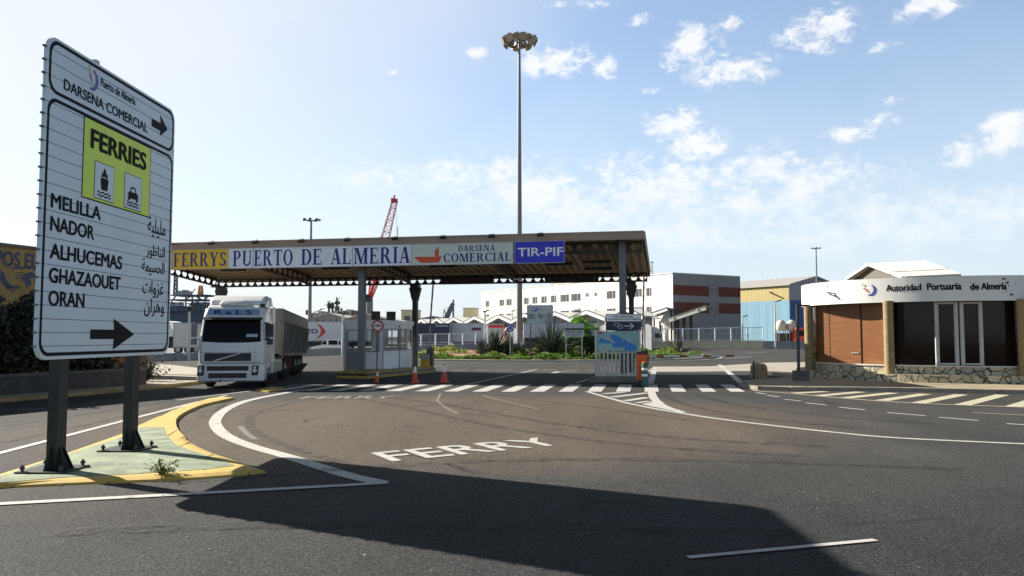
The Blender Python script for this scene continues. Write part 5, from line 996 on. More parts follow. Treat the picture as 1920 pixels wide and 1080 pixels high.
agave('large bushy agave behind the blue roundabout sign', 928, 67.5, 130, 1.75, .055)
agave('dark agave between the blue roundabout sign and the tall light mast', 955, 66.5, 110, 1.35, .05)
agave('low agave at the foot of the tall light mast', 972, 68, 80, 1.0, .05)
agave('tall spiky agave under the big roundabout direction sign', 1036, 66.5, 150, 2.4, .06, .5)
agave('small agave left of the palm on the roundabout', 1018, 67.5, 70, 1.1, .05)
agave('single dark agave with thick blades on the right end of the planted strip', 1272, 84, 13, 1.6, .16, .3)
PG = [leafmat('palm_green', (.05, .13, .018)), leafmat('palm_light_green', (.12, .24, .03)), mat('palm_dark', (.012, .025, .008), .7)]
def palm(label, px, D, H, n, ln, zb=.4):
    p = U(px, 650, D); o = thing('fan_palm', label, 'palm', (p.x, D, zb), 0, 'palms on the roundabout')
    MB().tube([(0, 0, -.3), (.05, 0, H * .5), (0, 0, H)], [.22, .2, .15], 10).done('trunk', [MATS['bark_dark']], o); mb = MB()
    for i in range(n):
        hz = H * R.uniform(.35, 1.0); a = R.uniform(0, 2 * PI); e = R.uniform(-.6, 1.3) if hz > .7 * H else R.uniform(-.9, .3); c = Vector((0, 0, hz)); d = Vector((math.cos(a) * math.cos(e), math.sin(a) * math.cos(e), math.sin(e))); st = c + d * ln * R.uniform(.35, .6)
        mb.tube([c, st], [.025, .015], 4, 2); s_ = d.cross(Vector((0, 0, 1))); s_ = s_.normalized() if s_.length > .1 else Vector((1, 0, 0)); fl_ = ln * R.uniform(.45, .65); m = R.choice((0, 0, 1)) if hz > .62 * H else R.choice((2, 2, 0))
        for k_ in range(15):
            t = -1.35 + 2.7 * k_ / 14; q = d * math.cos(t) + s_ * math.sin(t); q = (q + Vector((0, 0, -.15 * abs(t)))).normalized(); nn = q.cross(d.cross(s_)).normalized() * .035
            mb.flat([st, st + q * fl_ * .5 + nn, st + q * fl_ - Vector((0, 0, .12)), st + q * fl_ * .5 - nn], m)
    mb.done('crown', PG, o)
palm('bright topped fan palm behind the white two part notice', 1085, 69, 2.5, 75, 1.5)
palm('low dark fan palm left of the white two part notice', 1064, 70.5, 1.5, 55, 1.2)
palm('dark shaded fan palm between the notice and the white bar fence', 1104, 68, 1.9, 80, 1.5)
# signs on the roundabout
SB = mat('roundabout_sign_blue', (.02, .1, .42), .45); SGW = mat('sign_dull_white', (.46, .5, .5), .5, var=.08); SGB = mat('sign_back_grey', (.3, .31, .31), .5, .4)
p = Vector((U(957, 660, 63.6).x, 63.6, .2)); o = thing('roundabout_sign', 'round blue roundabout sign with white arrows in front of the agaves', 'sign', p); c = U(957, 615, 63.6) - p
MB().tube([(0, .05, -.1), (0, .05, c.z + .2)], .035, 8).done('pole', [GALV], o); mb = MB(); disc(mb, c, .3, 0, 0); disc(mb, c, .3, .012, 2)
for i in range(3):
    a0 = math.radians(90 + 120 * i); pts = [(math.cos(a0 + t) * r, math.sin(a0 + t) * r) for t, r in [(q * .25, .2) for q in range(6)] + [(q * .25, .13) for q in range(5, -1, -1)]]
    mb.flat([(c.x + x, c.y - .004, c.z + z) for x, z in pts], 1); h = a0 + 1.25; mb.flat([(c.x + r * math.cos(t), c.y - .005, c.z + r * math.sin(t)) for r, t in ((.25, h), (.165, h + .5), (.08, h))], 1)
mb.done('plate', [SB, WHITE, SGB], o)
D = 67.0; a = U(988, 607.5, D); b = U(1037, 572, D); o = thing('layout_sign', 'large grey direction board with blue P and roundabout diagram above the spiky agave', 'sign', (a.x, D, .4)); w = b.x - a.x; h = b.z - a.z; zb = a.z - .4
mb = MB(); rr = rrect(0, w, zb, zb + h, .08, 4); mb.ext([(x, 0, z) for x, z in rr], (0, .05, 0)); mb.done('board', [SGW], o)
mb = MB(); T_ = lambda t, x0, x1, z0, z1, m=0: mb.text(t, (w * x0, -.006, zb + h * z0), (1, 0, 0), (0, 0, 1), w * (x1 - x0), h * (z1 - z0), m, .03)
mb.flat([(w * .21, -.004, zb + h * .66), (w * .38, -.004, zb + h * .66), (w * .38, -.004, zb + h * .89), (w * .21, -.004, zb + h * .89)], 1); T_('P', .25, .34, .69, .86, 2); T_('P.I.F', .42, .57, .73, .81)
T_('MELILLA', .03, .31, .46, .53); T_('NADOR', .05, .29, .37, .44); T_('ARGELIA', .03, .31, .27, .34); T_('ALMERIA', .74, .96, .5, .56); T_('CENTRO', .72, .97, .4, .46); T_('P.I.F', .78, .92, .28, .35)
n = 20; rc = (w * .53, zb + h * .42); mb.add([(rc[0] + r * math.cos(2 * PI * i / n), -.004, rc[1] + r * math.sin(2 * PI * i / n)) for r in (.15, .095) for i in range(n)], [(i, (i + 1) % n, n + (i + 1) % n, n + i) for i in range(n)])
for dx, dz_ in ((0, -.3), (-.32, 0), (.32, 0), (-.22, .24)): mb.bar((rc[0] + dx * .45, -.0042, rc[1] + dz_ * .45), (rc[0] + dx, -.0042, rc[1] + dz_), .06, .002, 0, (0, 1, 0))
mb.done('lettering', [BK, SB, WHITE], o); border_m = MB(); border(border_m, .02, w - .02, zb + .02, zb + h - .02, .07, .02, -.003); border_m.done('border', [mat('sign_grey_rim', (.2, .2, .2), .5)], o)
for x in (.14, .92): MB().box(w * x - .05, w * x + .05, .05, .13, -.3, zb + h + .06).done('post', [GRYST], o)
D = 63.4; a = U(1058, 632, D); b = U(1095, 606, D); o = thing('notice_board', 'white two part notice board on two posts in front of the palms', 'sign', (a.x, D, .2)); w = b.x - a.x; h = b.z - a.z; zb = a.z - .2
mb = MB(); mb.box(0, w, 0, .04, zb, zb + h * .51); mb.box(0, w, 0, .04, zb + h * .64, zb + h); mb.done('board', [SGW], o); MB().box(.05, w - .05, .05, .08, zb + h * .5, zb + h * .66).done('crossbar', [DKST], o)
mb = MB()
for t, x0, x1, z0 in (('ZONA DE SERVICIO DEL', .08, .92, .385), ('PUERTO DE ALMERIA', .1, .9, .28), ('LEY DE PUERTOS DEL ESTADO', .08, .93, .17), ('ACCESO REGULADO', .3, .75, .07)): mb.text(t, (w * x0, -.004, zb + h * z0), (1, 0, 0), (0, 0, 1), w * (x1 - x0), h * (.075 if z0 > .2 else .05), 0, .03)
mb.bar((w * .1, -.004, zb + h * .9), (w * .2, -.004, zb + h * .86), .08, .004, 1, (0, 1, 0)); mb.done('lettering', [BK, SB], o)
for x in (.1, .9): MB().box(w * x - .04, w * x + .04, .05, .12, -.2, zb + h * .98).done('post', [GALV], o)
# light masts
def mast(name, label, px, D, ztop, r0, r1, nh, rad, hs, top=.0):
    p = U(px, 640, D); o = thing(name, label, 'light mast', (p.x, D, 0)); MB().tube([(0, 0, -.05), (0, 0, ztop * .5), (0, 0, ztop)], [r0, (r0 + r1) / 2, r1], 14).done('pole', [mat('mast_grey', (.2, .2, .2), .55, .4, .12)], o, smooth=True)
    if nh > 8:
        mb = MB(); n = 20; mb.tube([(rad * .62 * math.cos(2 * PI * i / n), rad * .62 * math.sin(2 * PI * i / n), ztop) for i in range(n + 1)], .07, 6)
        for i in range(4): mb.bar((0, 0, ztop), (rad * .62 * math.cos(i * PI / 2), rad * .62 * math.sin(i * PI / 2), ztop), .1)
        mb.lathe([(.3, ztop - .25), (.35, ztop), (.2, ztop + .3)], 10); mb.done('ring', [DKST], o)
        for i in range(nh):
            a = 2 * PI * i / nh + .2; tl = .75 if i % 2 else 1.15; mb = MB(); prof = [(0, .1), (.08, .16), (.35, .2), (.62, .3), (.8, .44), (.86, .46), (.865, .4), (.8, .02)]
            mb.tube([(0, 0, -q[0] * hs) for q in prof], [q[1] * hs for q in prof], 14); mb.tube([(0, 0, .1 * hs), (0, 0, .0)], [.1 * hs, .13 * hs], 8, 1)
            h = mb.done('lamp_head', [mat('lamp_bowl', (.36, .33, .28), .4, .5), DKST], o, smooth=True); d = Vector((math.cos(a) * math.sin(tl), math.sin(a) * math.sin(tl), -math.cos(tl))); h.rotation_euler = d.to_track_quat('-Z', 'Y').to_euler(); h.location = (rad * .6 * math.cos(a), rad * .6 * math.sin(a), ztop + (.12 if i % 2 else -.2))
    else:
        mb = MB()
        for i in range(nh): a = 2 * PI * i / nh + .3; mb.bar((0, 0, ztop - .1), (rad * math.cos(a), rad * math.sin(a), ztop + .05), .1)
        mb.done('arm', [DKST], o)
        for i in range(nh): a = 2 * PI * i / nh + .3; mb = MB(); mb.lathe([(hs, 0), (hs * .8, .14), (.1, .24)], 10, (rad * math.cos(a), rad * math.sin(a), ztop - .02)); mb.done('lamp_head', [DKST], o)
    return o
mast('floodlight_mast', 'very tall grey floodlight mast with a ring of lamp bowls, on the roundabout', 974, 80, U(0, 70, 80).z, .34, .13, 16, 1.75, .95)
mast('floodlight_mast', 'thin mast with a flat lamp ring rising behind the canopy above the lorry', 580, 112, U(0, 413, 112).z, .3, .14, 7, 1.1, .28)
mast('floodlight_mast', 'far thin light mast rising behind the yellow and blue warehouse', 1534, 185, U(0, 466, 185).z, .25, .14, 6, .95, .3)
mast('floodlight_mast', 'far mast top just clear of the white port building roof', 1224, 230, U(0, 492, 230).z, .25, .14, 3, .35, .3)
def lamp(label, px, D, ytop, arm, yb=None):
    p = U(px, 640, D); zt = U(0, ytop, D).z; o = thing('street_lamp', label, 'street lamp', (p.x, D, 0), 0, 'street lamps in the yard'); mb = MB(); mb.tube([(0, 0, -.05), (0, 0, zt)], [.16, .1], 8); mb.done('pole', [mat('lamp_pole_white', (.6, .6, .58), .5)], o)
    MB().bar((0, 0, zt), (arm, 0, zt + abs(arm) * .25), .1).done('arm', [GRYST], o); mb = MB(); mb.M = Matrix.Translation((arm, 0, zt + abs(arm) * .25)) @ Matrix.Rotation(-.3 if arm > 0 else .3, 4, 'Y'); mb.loft([[(x, y, z) for x, y in rrect(-.45, .45, -.2, .2, .15, 3)] for z in (-.07, .1)]); mb.done('lamp_head', [DKST], o)
lamp('white street lamp pole between the yellow blue warehouse and the white tanks', 1454, 131, 566, .75); lamp('small lamp on the blue warehouse front beside the white building corner', 1393, 150, 594, .6)
lamp('white lamp pole between the big sign and the lorry', 354, 66.5, 583, .3); lamp('thin white pole left of the control booth', 643, 84, 588, -.25); lamp('short lamp pole in front of the white grey trailer', 909, 108, 584, .15); lamp('slim lamp in front of the roof behind the tall mast', 961, 150, 583, .2)

# ================================================================ BARRIER WALL WITH FENCE
BAR = mat('sun_toned_concrete', (.62, .52, .34), .85, var=.15, scale=1); BARG = mat('grey_barrier_concrete', (.27, .265, .25), .85, var=.2, scale=1); FEN = mat('fence_white', (.8, .81, .82), .5)  # BAR brightened to stand for sunlight the wall does not get
protos = {}
def barrier_proto(key, m, fence):
    o = thing('concrete_barrier', '', 'barrier'); mb = MB(); sec = [(-.3, 0), (-.3, .12), (-.12, .4), (-.08, .9), (.08, .9), (.12, .4), (.3, .12), (.3, 0)]
    mb.loft([[(x, y, z) for y, z in sec] for x in (.02, 2.58)]); mb.done('block', [m], o)
    if fence:
        mb = MB()
        for x in (.06, 2.54): mb.box(x - .055, x + .055, -.05, .05, .85, 2.42)
        mb.box(.06, 2.54, -.03, .03, 2.33, 2.42); mb.box(.06, 2.54, -.025, .025, .98, 1.03); f = mb.done('fence_panel', [FEN], o); mb = MB()
        for i in range(1, 9): z = 1.03 + i * .15; mb.box(.08, 2.52, -.006, .006, z, z + .012)
        for i in range(1, 12): x = .06 + i * 2.48 / 12; mb.box(x, x + .01, -.006, .006, 1.03, 2.36)
        mb.done('mesh_wires', [mat('thin_wire', (.35, .36, .37), .5, .3)], f)
    protos[key] = o; return o
def barrier_run(pts, key, label, k0, k1, group):
    pts = [Vector(p).to_3d() for p in pts]; total = sum((b - a).length for a, b in zip(pts[:-1], pts[1:])); done_ = 0
    for a, b in zip(pts[:-1], pts[1:]):
        n = max(1, round((b - a).length / 2.6)); d = (b - a) / n
        for i in range(n):
            src = protos[key]; o = src if not src.get('used') else copy_tree(src); src['used'] = 1
            f = done_ / total; done_ += d.length; o.location = a + d * i; o.rotation_euler = (0, 0, math.atan2(d.y, d.x)); o.scale = (d.length / 2.6, 1, k0 + (k1 - k0) * f); tag(o, label, 'barrier', group)
    
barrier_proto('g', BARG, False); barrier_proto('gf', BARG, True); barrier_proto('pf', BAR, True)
barrier_run([(-36, 55), (-28, 65.5), (-19, 88.5), (-13, 97)], 'g', 'bare grey concrete barrier block left of the booth, without a fence on it', .68, .8, 'bare barrier blocks behind the lorry')
barrier_run([(-13, 97), (0, 112), (10, 121.5)], 'gf', 'grey barrier block with white mesh fence panel in front of the parked trailers', .95, 1.2, 'grey fenced barrier blocks')
barrier_run([(10, 121.5), (23, 131), (42, 132)], 'pf', 'cream barrier block coloured as if sunlit, with white mesh fence panel right of the palms', 1.25, 1.5, 'cream fenced barrier blocks')
barrier_run([(42, 132), (62, 134)], 'g', 'grey unfenced barrier block in front of the white tanks', 1.4, 1.4, 'grey barrier blocks at the right end')
for o in protos.values():
    for x in [o] + list(o.children):
        if 'used' in x: del x['used']
for o in list(sc.objects):
    if 'used' in o: del o['used']
# ================================================================ TRAILERS AND VEHICLES IN THE YARD
def trailer(label, px0, px1, ytop, ybot, D, m, rz=0., wheels=True, deep=2.5, skirt=None):
    a = U(px0, ybot, D); b = U(px1, ytop, D); o = thing('box_trailer', label, 'trailer', (a.x, D, 0), rz, 'trailers parked in the yard'); w = b.x - a.x
    mb = MB(); mb.box(0, w, 0, deep, a.z, b.z); mb.done('box', [m], o, bevel=.03); mb = MB()
    for x in (0, w - .12): mb.box(x, x + .12, -.02, -.003, a.z, b.z)
    mb.box(.12, w - .12, -.02, -.003, b.z - .12, b.z); mb.box(.12, w - .12, -.02, -.003, a.z, a.z + .14); mb.done('frame', [mat('trailer_frame_grey', (.34, .35, .36), .5, .3)], o); MB().box(.1, w - .1, .6, deep - .6, .75, a.z).done('chassis', [DKST], o)
    if wheels:
        src = None
        for x in [q for q in (w * .16, w * .16 + 1.2, w * .16 + 2.4, w * .8) if q < w - .6]:
            if src is None: mb = MB(); mb.tube([(0, -.16, 0), (0, .16, 0)], .5, 18); mb.tube([(0, -.18, 0), (0, -.16, 0)], .28, 12, 1); src = q = mb.done('wheel', [RUB, GALV], o)
            else: q = src.copy(); COL.objects.link(q); q.parent = o
            q.location = (x, .3, .5)
    return o, w, a.z, b.z
TW = mat('trailer_white', (.55, .56, .58), .5, var=.07, scale=.8, streak=(1, 1, .3)); TNV = mat('trailer_navy', (.012, .018, .05), .45, var=.15)
trailer('plain white box trailer standing between the big sign and the lorry', 324, 379, 605, 652, 92, mat('stained_white', (.55, .54, .5), .6, var=.15, scale=.5, streak=(1, 1, .4)))
o, w, z0, z1 = trailer('white trailer with red chevron and navy letters ZO behind the small white van', 520, 690, 602.5, 640, 100, TW); X_ = lambda px: (px - 960) / FPX * 100 - o.location.x; Z_ = lambda py: U(0, py, 100).z
mb = MB(); mb.text('ZO', (X_(574), -.006, Z_(625)), (1, 0, 0), (0, 0, 1), X_(596) - X_(574), Z_(617) - Z_(625), 1, .07); mb.flat([(X_(a), -.006, Z_(b)) for a, b in ((592.5, 606.5), (602, 610), (611.5, 621), (608, 627), (601, 632), (592, 637), (600, 628), (602.5, 621), (600, 613.5))]); mb.done('lettering', [RED, mat('navy_letter', (.03, .03, .09), .5)], o)
o, w, z0, z1 = trailer('dark navy box trailer right of the booth', 776, 845, 605.5, 643, 114, TNV); mb = MB(); mb.text('TRANSPORTES', (w * .58, -.006, z1 - .5), (1, 0, 0), (0, 0, 1), w * .34, .16, 0, .03); mb.done('lettering', [WHITE], o)
o, w, z0, z1 = trailer('pale grey box trailer with a dark label plate right of the navy one', 846, 908, 605.5, 641, 116, mat('trailer_grey_white', (.42, .44, .48), .5, var=.06, scale=.8)); MB().box(w * .62, w * .9, -.03, -.004, z1 - 1.1, z1 - .68).done('label_plate', [mat('maroon_plate', (.1, .03, .03), .5)], o)
trailer('long white box trailer behind the layout sign and the palms', 982, 1122, 605, 634, 112, TW)
p = U(915, 640, 124); o = thing('delivery_truck', 'pale delivery truck with a red roof stripe between the grey trailer and the tall mast', 'truck', (p.x, 124, 0)); w = 30 / FPX * 124; zt = U(0, 608, 124).z
MB().box(0, w, 0, 2.3, .9, zt).done('box', [mat('truck_pale_green', (.42, .5, .48), .5)], o, bevel=.04); MB().box(.05, w - .05, -.02, -.004, zt - .55, zt - .1).done('stripe', [RED], o); mb = MB(); [mb.tube([(x, .1, .5), (x, .4, .5)], .5, 14) for x in (.6, w - .6)]; mb.done('wheels', [RUB], o); MB().box(.2, .7, -.02, -.004, 1.8, 2.4).box(1.2, 2.1, -.02, -.004, 1.9, 2.5).done('window', [DGL], o)
p = U(945, 640, 121); o = thing('orange_machine', 'small orange machine half hidden behind the blue roundabout sign', 'machine', (p.x, 121, 0)); mb = MB(); mb.loft([[(x, y, z) for x, y in rrect(-q, 1.2 + q, 0, 2, .3, 3)] for z, q in ((.6, .1), (1.6, .15), (2.9, 0), (3.4, -.3))]); mb.done('body', [mat('machine_orange', (.5, .13, .04), .5)], o); mb = MB(); [mb.tube([(x, -.1, .45), (x, .3, .45)], .45, 14) for x in (0.1, 1.1)]; mb.done('wheels', [RUB], o); MB().box(.1, 1.0, -.03, -.005, 1.9, 2.7).done('window', [DGL], o)
# small white van
p = U(584, 656, 92); o = thing('small_van', 'small white van with dark side windows parked before the red chevron trailer', 'van', (p.x, 92, 0)); w = 57 / FPX * 92; CW = mat('van_white', (.68, .69, .7), .35, coat=.3, var=.04)
pr = [(0, .35), (.0, .62), (.12, .85), (.95, 1.05), (1.5, 1.62), (1.75, 1.72), (3.3, 1.72), (3.5, 1.55), (3.6, .9), (3.6, .35)]; mb = MB(); n = len(pr); mb.loft([[(x, y, z if abs(y - .8) < .7 or z < 1 else z - .05) for x, z in pr] for y in (0.0, .08, 1.52, 1.6)]); bd = mb.done('body', [CW], o)
mb = MB(); mb.flat([(1.1, -.006, 1.08), (1.75, -.006, 1.08), (1.75, -.006, 1.55), (1.52, -.006, 1.52)]); mb.flat([(2.0, -.006, 1.05), (3.1, -.006, 1.05), (3.05, -.006, 1.58), (2.0, -.006, 1.58)]); mb.flat([(3.2, -.006, 1.05), (3.48, -.006, 1.05), (3.4, -.006, 1.5), (3.2, -.006, 1.55)]); mb.done('side_windows', [DGL], o); mb = MB(); mb.box(1.05, 3.55, -.02, 0, .6, .68); mb.box(.0, 3.6, -.015, 0, .33, .42); mb.done('trim', [BLACK], o)
for x in (.75, 2.9):
    mb = MB(); mb.tube([(x, -.03, .31), (x, .18, .31)], .31, 18); q = mb.done('wheel', [RUB], o); mb = MB(); mb.tube([(x, -.04, .31), (x, -.03, .31)], .18, 12); mb.done('rim', [GALV], q)
o.scale = (w / 3.6,) * 3
MB().box(.98, 1.1, -.14, -.0, 1.02, 1.18).done('mirror', [BLACK], o)
# white lorry cab behind the right fence, facing right
p = U(1206, 645, 141); o = thing('white_lorry', 'white lorry with rounded cab parked behind the fence right of the access sign', 'lorry', (p.x, 141, 0)); mb = MB(); pr = [(1.0, .6), (3.5, .6), (3.55, 1.6), (3.3, 2.3), (2.9, 3.1), (2.5, 3.65), (1.6, 3.75), (1.0, 3.7)]
mb.loft([[(x, y, z) for x, z in pr] for y in (0, .1, 2.2, 2.3)]); mb.done('cab', [TW], o); MB().box(-6, .8, 0, 2.4, 1.0, 3.9).done('box', [TW], o); mb = MB(); mb.flat([(2.1, -.01, 1.75), (3.2, -.01, 1.75), (2.85, -.01, 2.6), (2.1, -.01, 2.6)]); mb.box(3.2, 3.4, -.25, -.05, 1.9, 2.6); mb.done('side_window', [DGL], o)
mb = MB()
for x in (2.4, -1, -2.3): mb.tube([(x, -.05, .5), (x, .35, .5)], .5, 16)
mb.done('wheels', [RUB], o); MB().box(-5.8, 3.0, .5, 1.9, .55, .95).done('chassis', [DKST], o)
# tanker with two white domes, red lorry
o = thing('storage_tanks', 'pair of small white domed tanks on legs beside the blue warehouse', 'tank', (U(1475, 640, 142).x, 142, 0))
for dx in (-.95, .95):
    mb = MB(); mb.lathe([(.7, 3.0), (.9, 3.3), (.95, 3.9), (.8, 4.5), (.5, 4.85), (.2, 5.0), (.001, 5.02)], 20, (dx, 0, 0)); mb.done('tank', [mat('tank_cream', (.5, .47, .4), .5, var=.1)], o, smooth=True)
    for a in (-1, 1):
        for b in (-1, 1): MB().bar((dx + a * .7, b * .7, 0), (dx + a * .6, b * .6, 3.15), .12).done('leg', [GALV], o)
mb = MB(); mb.box(-1.9, 1.9, -.5, .5, .9, 2.6); mb.done('pump_block', [mat('pump_dark', (.06, .055, .05), .7, var=.5, scale=2)], o)
p = U(1503, 640, 140); o = thing('red_lorry', 'red lorry cab beside the white tanks, partly behind the office column', 'lorry', (p.x, 140, 0)); mb = MB(); mb.loft([[(x, y, z) for x, y in rrect(-1.2 + q, 1.2 - q, 0, 2.2, .2, 3)] for z, q in ((.7, 0), (2.0, 0), (3.3, .12), (3.6, .3))]); mb.done('cab', [mat('lorry_red', (.5, .05, .03), .4)], o); MB().box(-.9, .9, -.02, -.002, 2.1, 3.1).done('windscreen', [DGL], o); mb = MB(); [mb.tube([(x - .15, .9, .5), (x + .15, .9, .5)], .5, 14) for x in (-1, 1)]; mb.done('wheels', [RUB], o)

# ================================================================ SHEDS, BUILDINGS
SRW = mat('shed_roof_white', (.66, .64, .58), .6, var=.08, scale=.3); SHG = mat('shed_mid_grey', (.22, .23, .24), .7, var=.2, scale=.5); SHD = mat('shed_dark', (.03, .03, .032), .7)  # SHG: one even grey for shed walls and some roofs
S0, S1 = Vector((-20, 186.3, 0)), Vector((19.2, 113.8, 0)); sdv = (S1 - S0).normalized(); snv = Vector((-sdv.y, sdv.x, 0)); snv = snv if snv.x > 0 else -snv
peaks = [790, 819, 851, 890, 935, 984, 1041, 1100, 1177]
labs = ['beside the dark canopy column, far left in its row', 'behind the left half of the navy trailer', 'behind the right end of the navy trailer', 'above the left half of the pale grey trailer', 'behind the red striped delivery truck', 'directly right of the tall floodlight mast', 'behind the right edge of the layout sign', 'above the bright palm top', 'behind the access sign, nearest of its row']
for i, px in enumerate(peaks):
    k_ = (px - 960) / FPX; t = (S0.x - k_ * S0.y) / (k_ * sdv.y - sdv.x); c = S0 + sdv * t; kn = (peaks[min(i + 1, len(peaks) - 1)] - 960) / FPX; kp = (peaks[max(i - 1, 0)] - 960) / FPX
    tn = (S0.x - kn * S0.y) / (kn * sdv.y - sdv.x); tp = (S0.x - kp * S0.y) / (kp * sdv.y - sdv.x); hw = (tn - tp) / (4 if 0 < i < len(peaks) - 1 else 2 if i == 0 else 2.9) - .02
    o = thing('gabled_shed', 'white roofed gabled shed ' + labs[i], 'shed', c, math.atan2(sdv.y, sdv.x), 'row of gabled inspection sheds'); zp, ze = 6.05, 4.85; dp = 2.5 if i == len(peaks) - 1 else 11
    q = -1 if (Matrix.Rotation(math.atan2(sdv.y, sdv.x), 3, 'Z') @ Vector((0, 1, 0))).dot(snv) < 0 else 1
    mb = MB(); mb.ext([(-hw, 0, ze), (0, 0, zp), (0, 0, zp + .15), (-hw, 0, ze + .15)], (0, q * dp, 0)); mb.ext([(hw, 0, ze), (0, 0, zp), (0, 0, zp + .15), (hw, 0, ze + .15)], (0, q * dp, 0)); mb.done('roof', [SRW], o)
    mb = MB(); mb.ext([(-hw, 0, ze - .42), (0, 0, zp - .38), (0, 0, zp + .12), (-hw, 0, ze + .12)], (0, -q * .15, 0)); mb.ext([(hw, 0, ze - .42), (0, 0, zp - .38), (0, 0, zp + .12), (hw, 0, ze + .12)], (0, -q * .15, 0)); mb.done('bargeboard', [WHITE], o)
    mb = MB(); mb.ext([(-hw, 0, ze + .12), (0, 0, zp + .12), (0, 0, zp + .27), (-hw, 0, ze + .27)], (0, -q * .2, 0)); mb.ext([(hw, 0, ze + .12), (0, 0, zp + .12), (0, 0, zp + .27), (hw, 0, ze + .27)], (0, -q * .2, 0)); mb.done('roof_edge', [mat('roof_edge_dark', (.05, .05, .055), .6)], o)
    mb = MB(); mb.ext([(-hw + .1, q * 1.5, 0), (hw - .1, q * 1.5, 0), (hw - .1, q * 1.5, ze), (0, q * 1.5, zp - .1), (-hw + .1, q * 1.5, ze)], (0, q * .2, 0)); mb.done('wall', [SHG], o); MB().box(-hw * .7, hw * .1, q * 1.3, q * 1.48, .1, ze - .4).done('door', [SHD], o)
    [MB().box(x - .12, x + .12, q * .1, q * .35, 0, ze).done('post', [GALV], o) for x in (-hw + .15, hw - .15)]
# long white port building
LC = Vector((32.7, 160, 0)); la = Vector((-.6, 1, 0)).normalized(); lb = Vector((1, .6, 0)).normalized(); LZ = 14.85; LL = 81.0; LB_ = 19.3
o = thing('port_building', 'long white three storey building with a brick banded grey gable end', 'building', LC, math.atan2(la.y, la.x))
# local x along the long face, local -y is behind it
WST = mat('white_render', (.62, .6, .54), .7, var=.06, scale=.3); GRB = mat('gable_grey_render', (.23, .225, .22), .8, var=.08, scale=.3); BRK = mat('dark_red_brick', (.14, .035, .022), .85, var=.25, scale=.6)  # WST: one even white for wall and parapet
mb = MB(); mb.box(0, LL, -LB_, 0, 0, LZ); mb.done('wall', [WST], o)
mb = MB(); mb.box(-.06, -.002, -LB_ - .02, .02, 0, LZ + .02); mb.done('gable_wall', [GRB], o)
zq = lambda py: U(0, py, 160).z
for a, b in ((534, 553), (566, 586)): MB().box(-.1, -.062, -LB_, -.02, zq(b), zq(a)).done('brick_band', [BRK], o)
WFR = mat('window_frame_white', (.6, .6, .58), .5); WGL = mat('window_glass', (.06, .065, .075), .15, var=.2)
lface = lambda px: (lambda k_: (LC.x - k_ * LC.y) / (k_ * la.y - la.x))((px - 960) / FPX)
rows = [(914, 7, 565), (941, 9, 561), (954.5, 10, 560.5), (987, 9, 560), (1003, 9.5, 558.5), (1020, 10.5, 557), (1038, 10.5, 555), (1059, 16.5, 552), (1080, 18, 550), (1146, 17, 543.5), (1196, 16, 541), (1217, 10, 540)]
def lwin(px, wpx, zc, hh, tall=False):
    x1 = lface(px - wpx / 2); x0 = lface(px + wpx / 2); f = MB(); f.box(x0, x1, .01, .05, zc - hh - .08, zc - hh); f.box(x0, x1, .01, .05, zc + hh, zc + hh + .08); f.box(x0, x0 + .08, .01, .05, zc - hh, zc + hh); f.box(x1 - .08, x1, .01, .05, zc - hh, zc + hh); f.box((x0 * 2 + x1) / 3 - .05, (x0 * 2 + x1) / 3 + .05, .015, .04, zc - hh, zc + hh); w_ = f.done('window', [WFR], o)
    MB().box(x0 + .08, x1 - .08, .002, .012, zc - hh, zc + hh).done('pane', [WGL], w_); MB().box(x1 - (x1 - x0) * .38, x1 - .08, .013, .03, zc - hh, zc + hh).done('reveal', [SHD], w_)
zt1, zt2 = 11.4, 7.35
for px, wpx, y in rows: lwin(px, wpx, zt1, .85); lwin(px, wpx, zt2, .95)
for px in (1101.5, 1117.5): lwin(px, 6, zt1 + .35, .4); lwin(px, 6, zt2 + .45, .4)
for px in (925, 1127, 1170, 1240): lwin(px, 6, 3.6, .8)
for zc in ((zq(534) + zq(553)) / 2 - .05, (zq(566) + zq(586)) / 2):
    y0, y1 = -12.6, -10.1; f = MB()
    for q0, q1, r0, r1 in ((y0, y1, -.95, -.85), (y0, y1, .85, .95), (y0, y0 + .1, -.85, .85), (y1 - .1, y1, -.85, .85), ((y0 + y1) / 2 - .05, (y0 + y1) / 2 + .05, -.85, .85)): f.box(-.16, -.102, q0, q1, zc + r0, zc + r1)
    w_ = f.done('window', [GALV], o); MB().box(-.125, -.104, y0 + .1, y1 - .1, zc - .85, zc + .85).done('pane', [WGL], w_)
for y0, y1 in ((-10.5, -8.2), (-15.3, -13.2), (-17.8, -16.6)):
    f = MB().box(-.12, -.062, y0, y1, 2.6, 4.2).done('window', [GALV], o); MB().box(-.135, -.121, y0 + .12, y1 - .12, 2.7, 4.1).done('pane', [WGL], f)
mb = MB(); mb.box(-.1, LL, -.3, .12, LZ + .02, LZ + .2); mb.box(-.1, .3, -LB_, -.3, LZ + .02, LZ + .2); mb.done('parapet', [WST], o); mb = MB(); mb.box(18, 40, -12, -5, LZ, LZ + .75); mb.box(47, 52, -9, -5, LZ, LZ + 1.1); mb.done('roof_plant', [GRB], o)
p = U(879, 640, 235); o = thing('stair_tower', 'small cream tower at the left end of the long white building', 'building', (p.x, 235, 0)); MB().box(-1.7, 2.6, 0, 6, 0, U(0, 578, 235).z).done('wall', [mat('cream_render', (.55, .48, .32), .8)], o); MB().box(-1.8, 2.7, -.1, 6.1, U(0, 578, 235).z, U(0, 577, 235).z).done('roof', [SHG], o)
MB().box(.0, 1.2, -.06, -.002, 5.0, 6.5).done('window', [WGL], o)
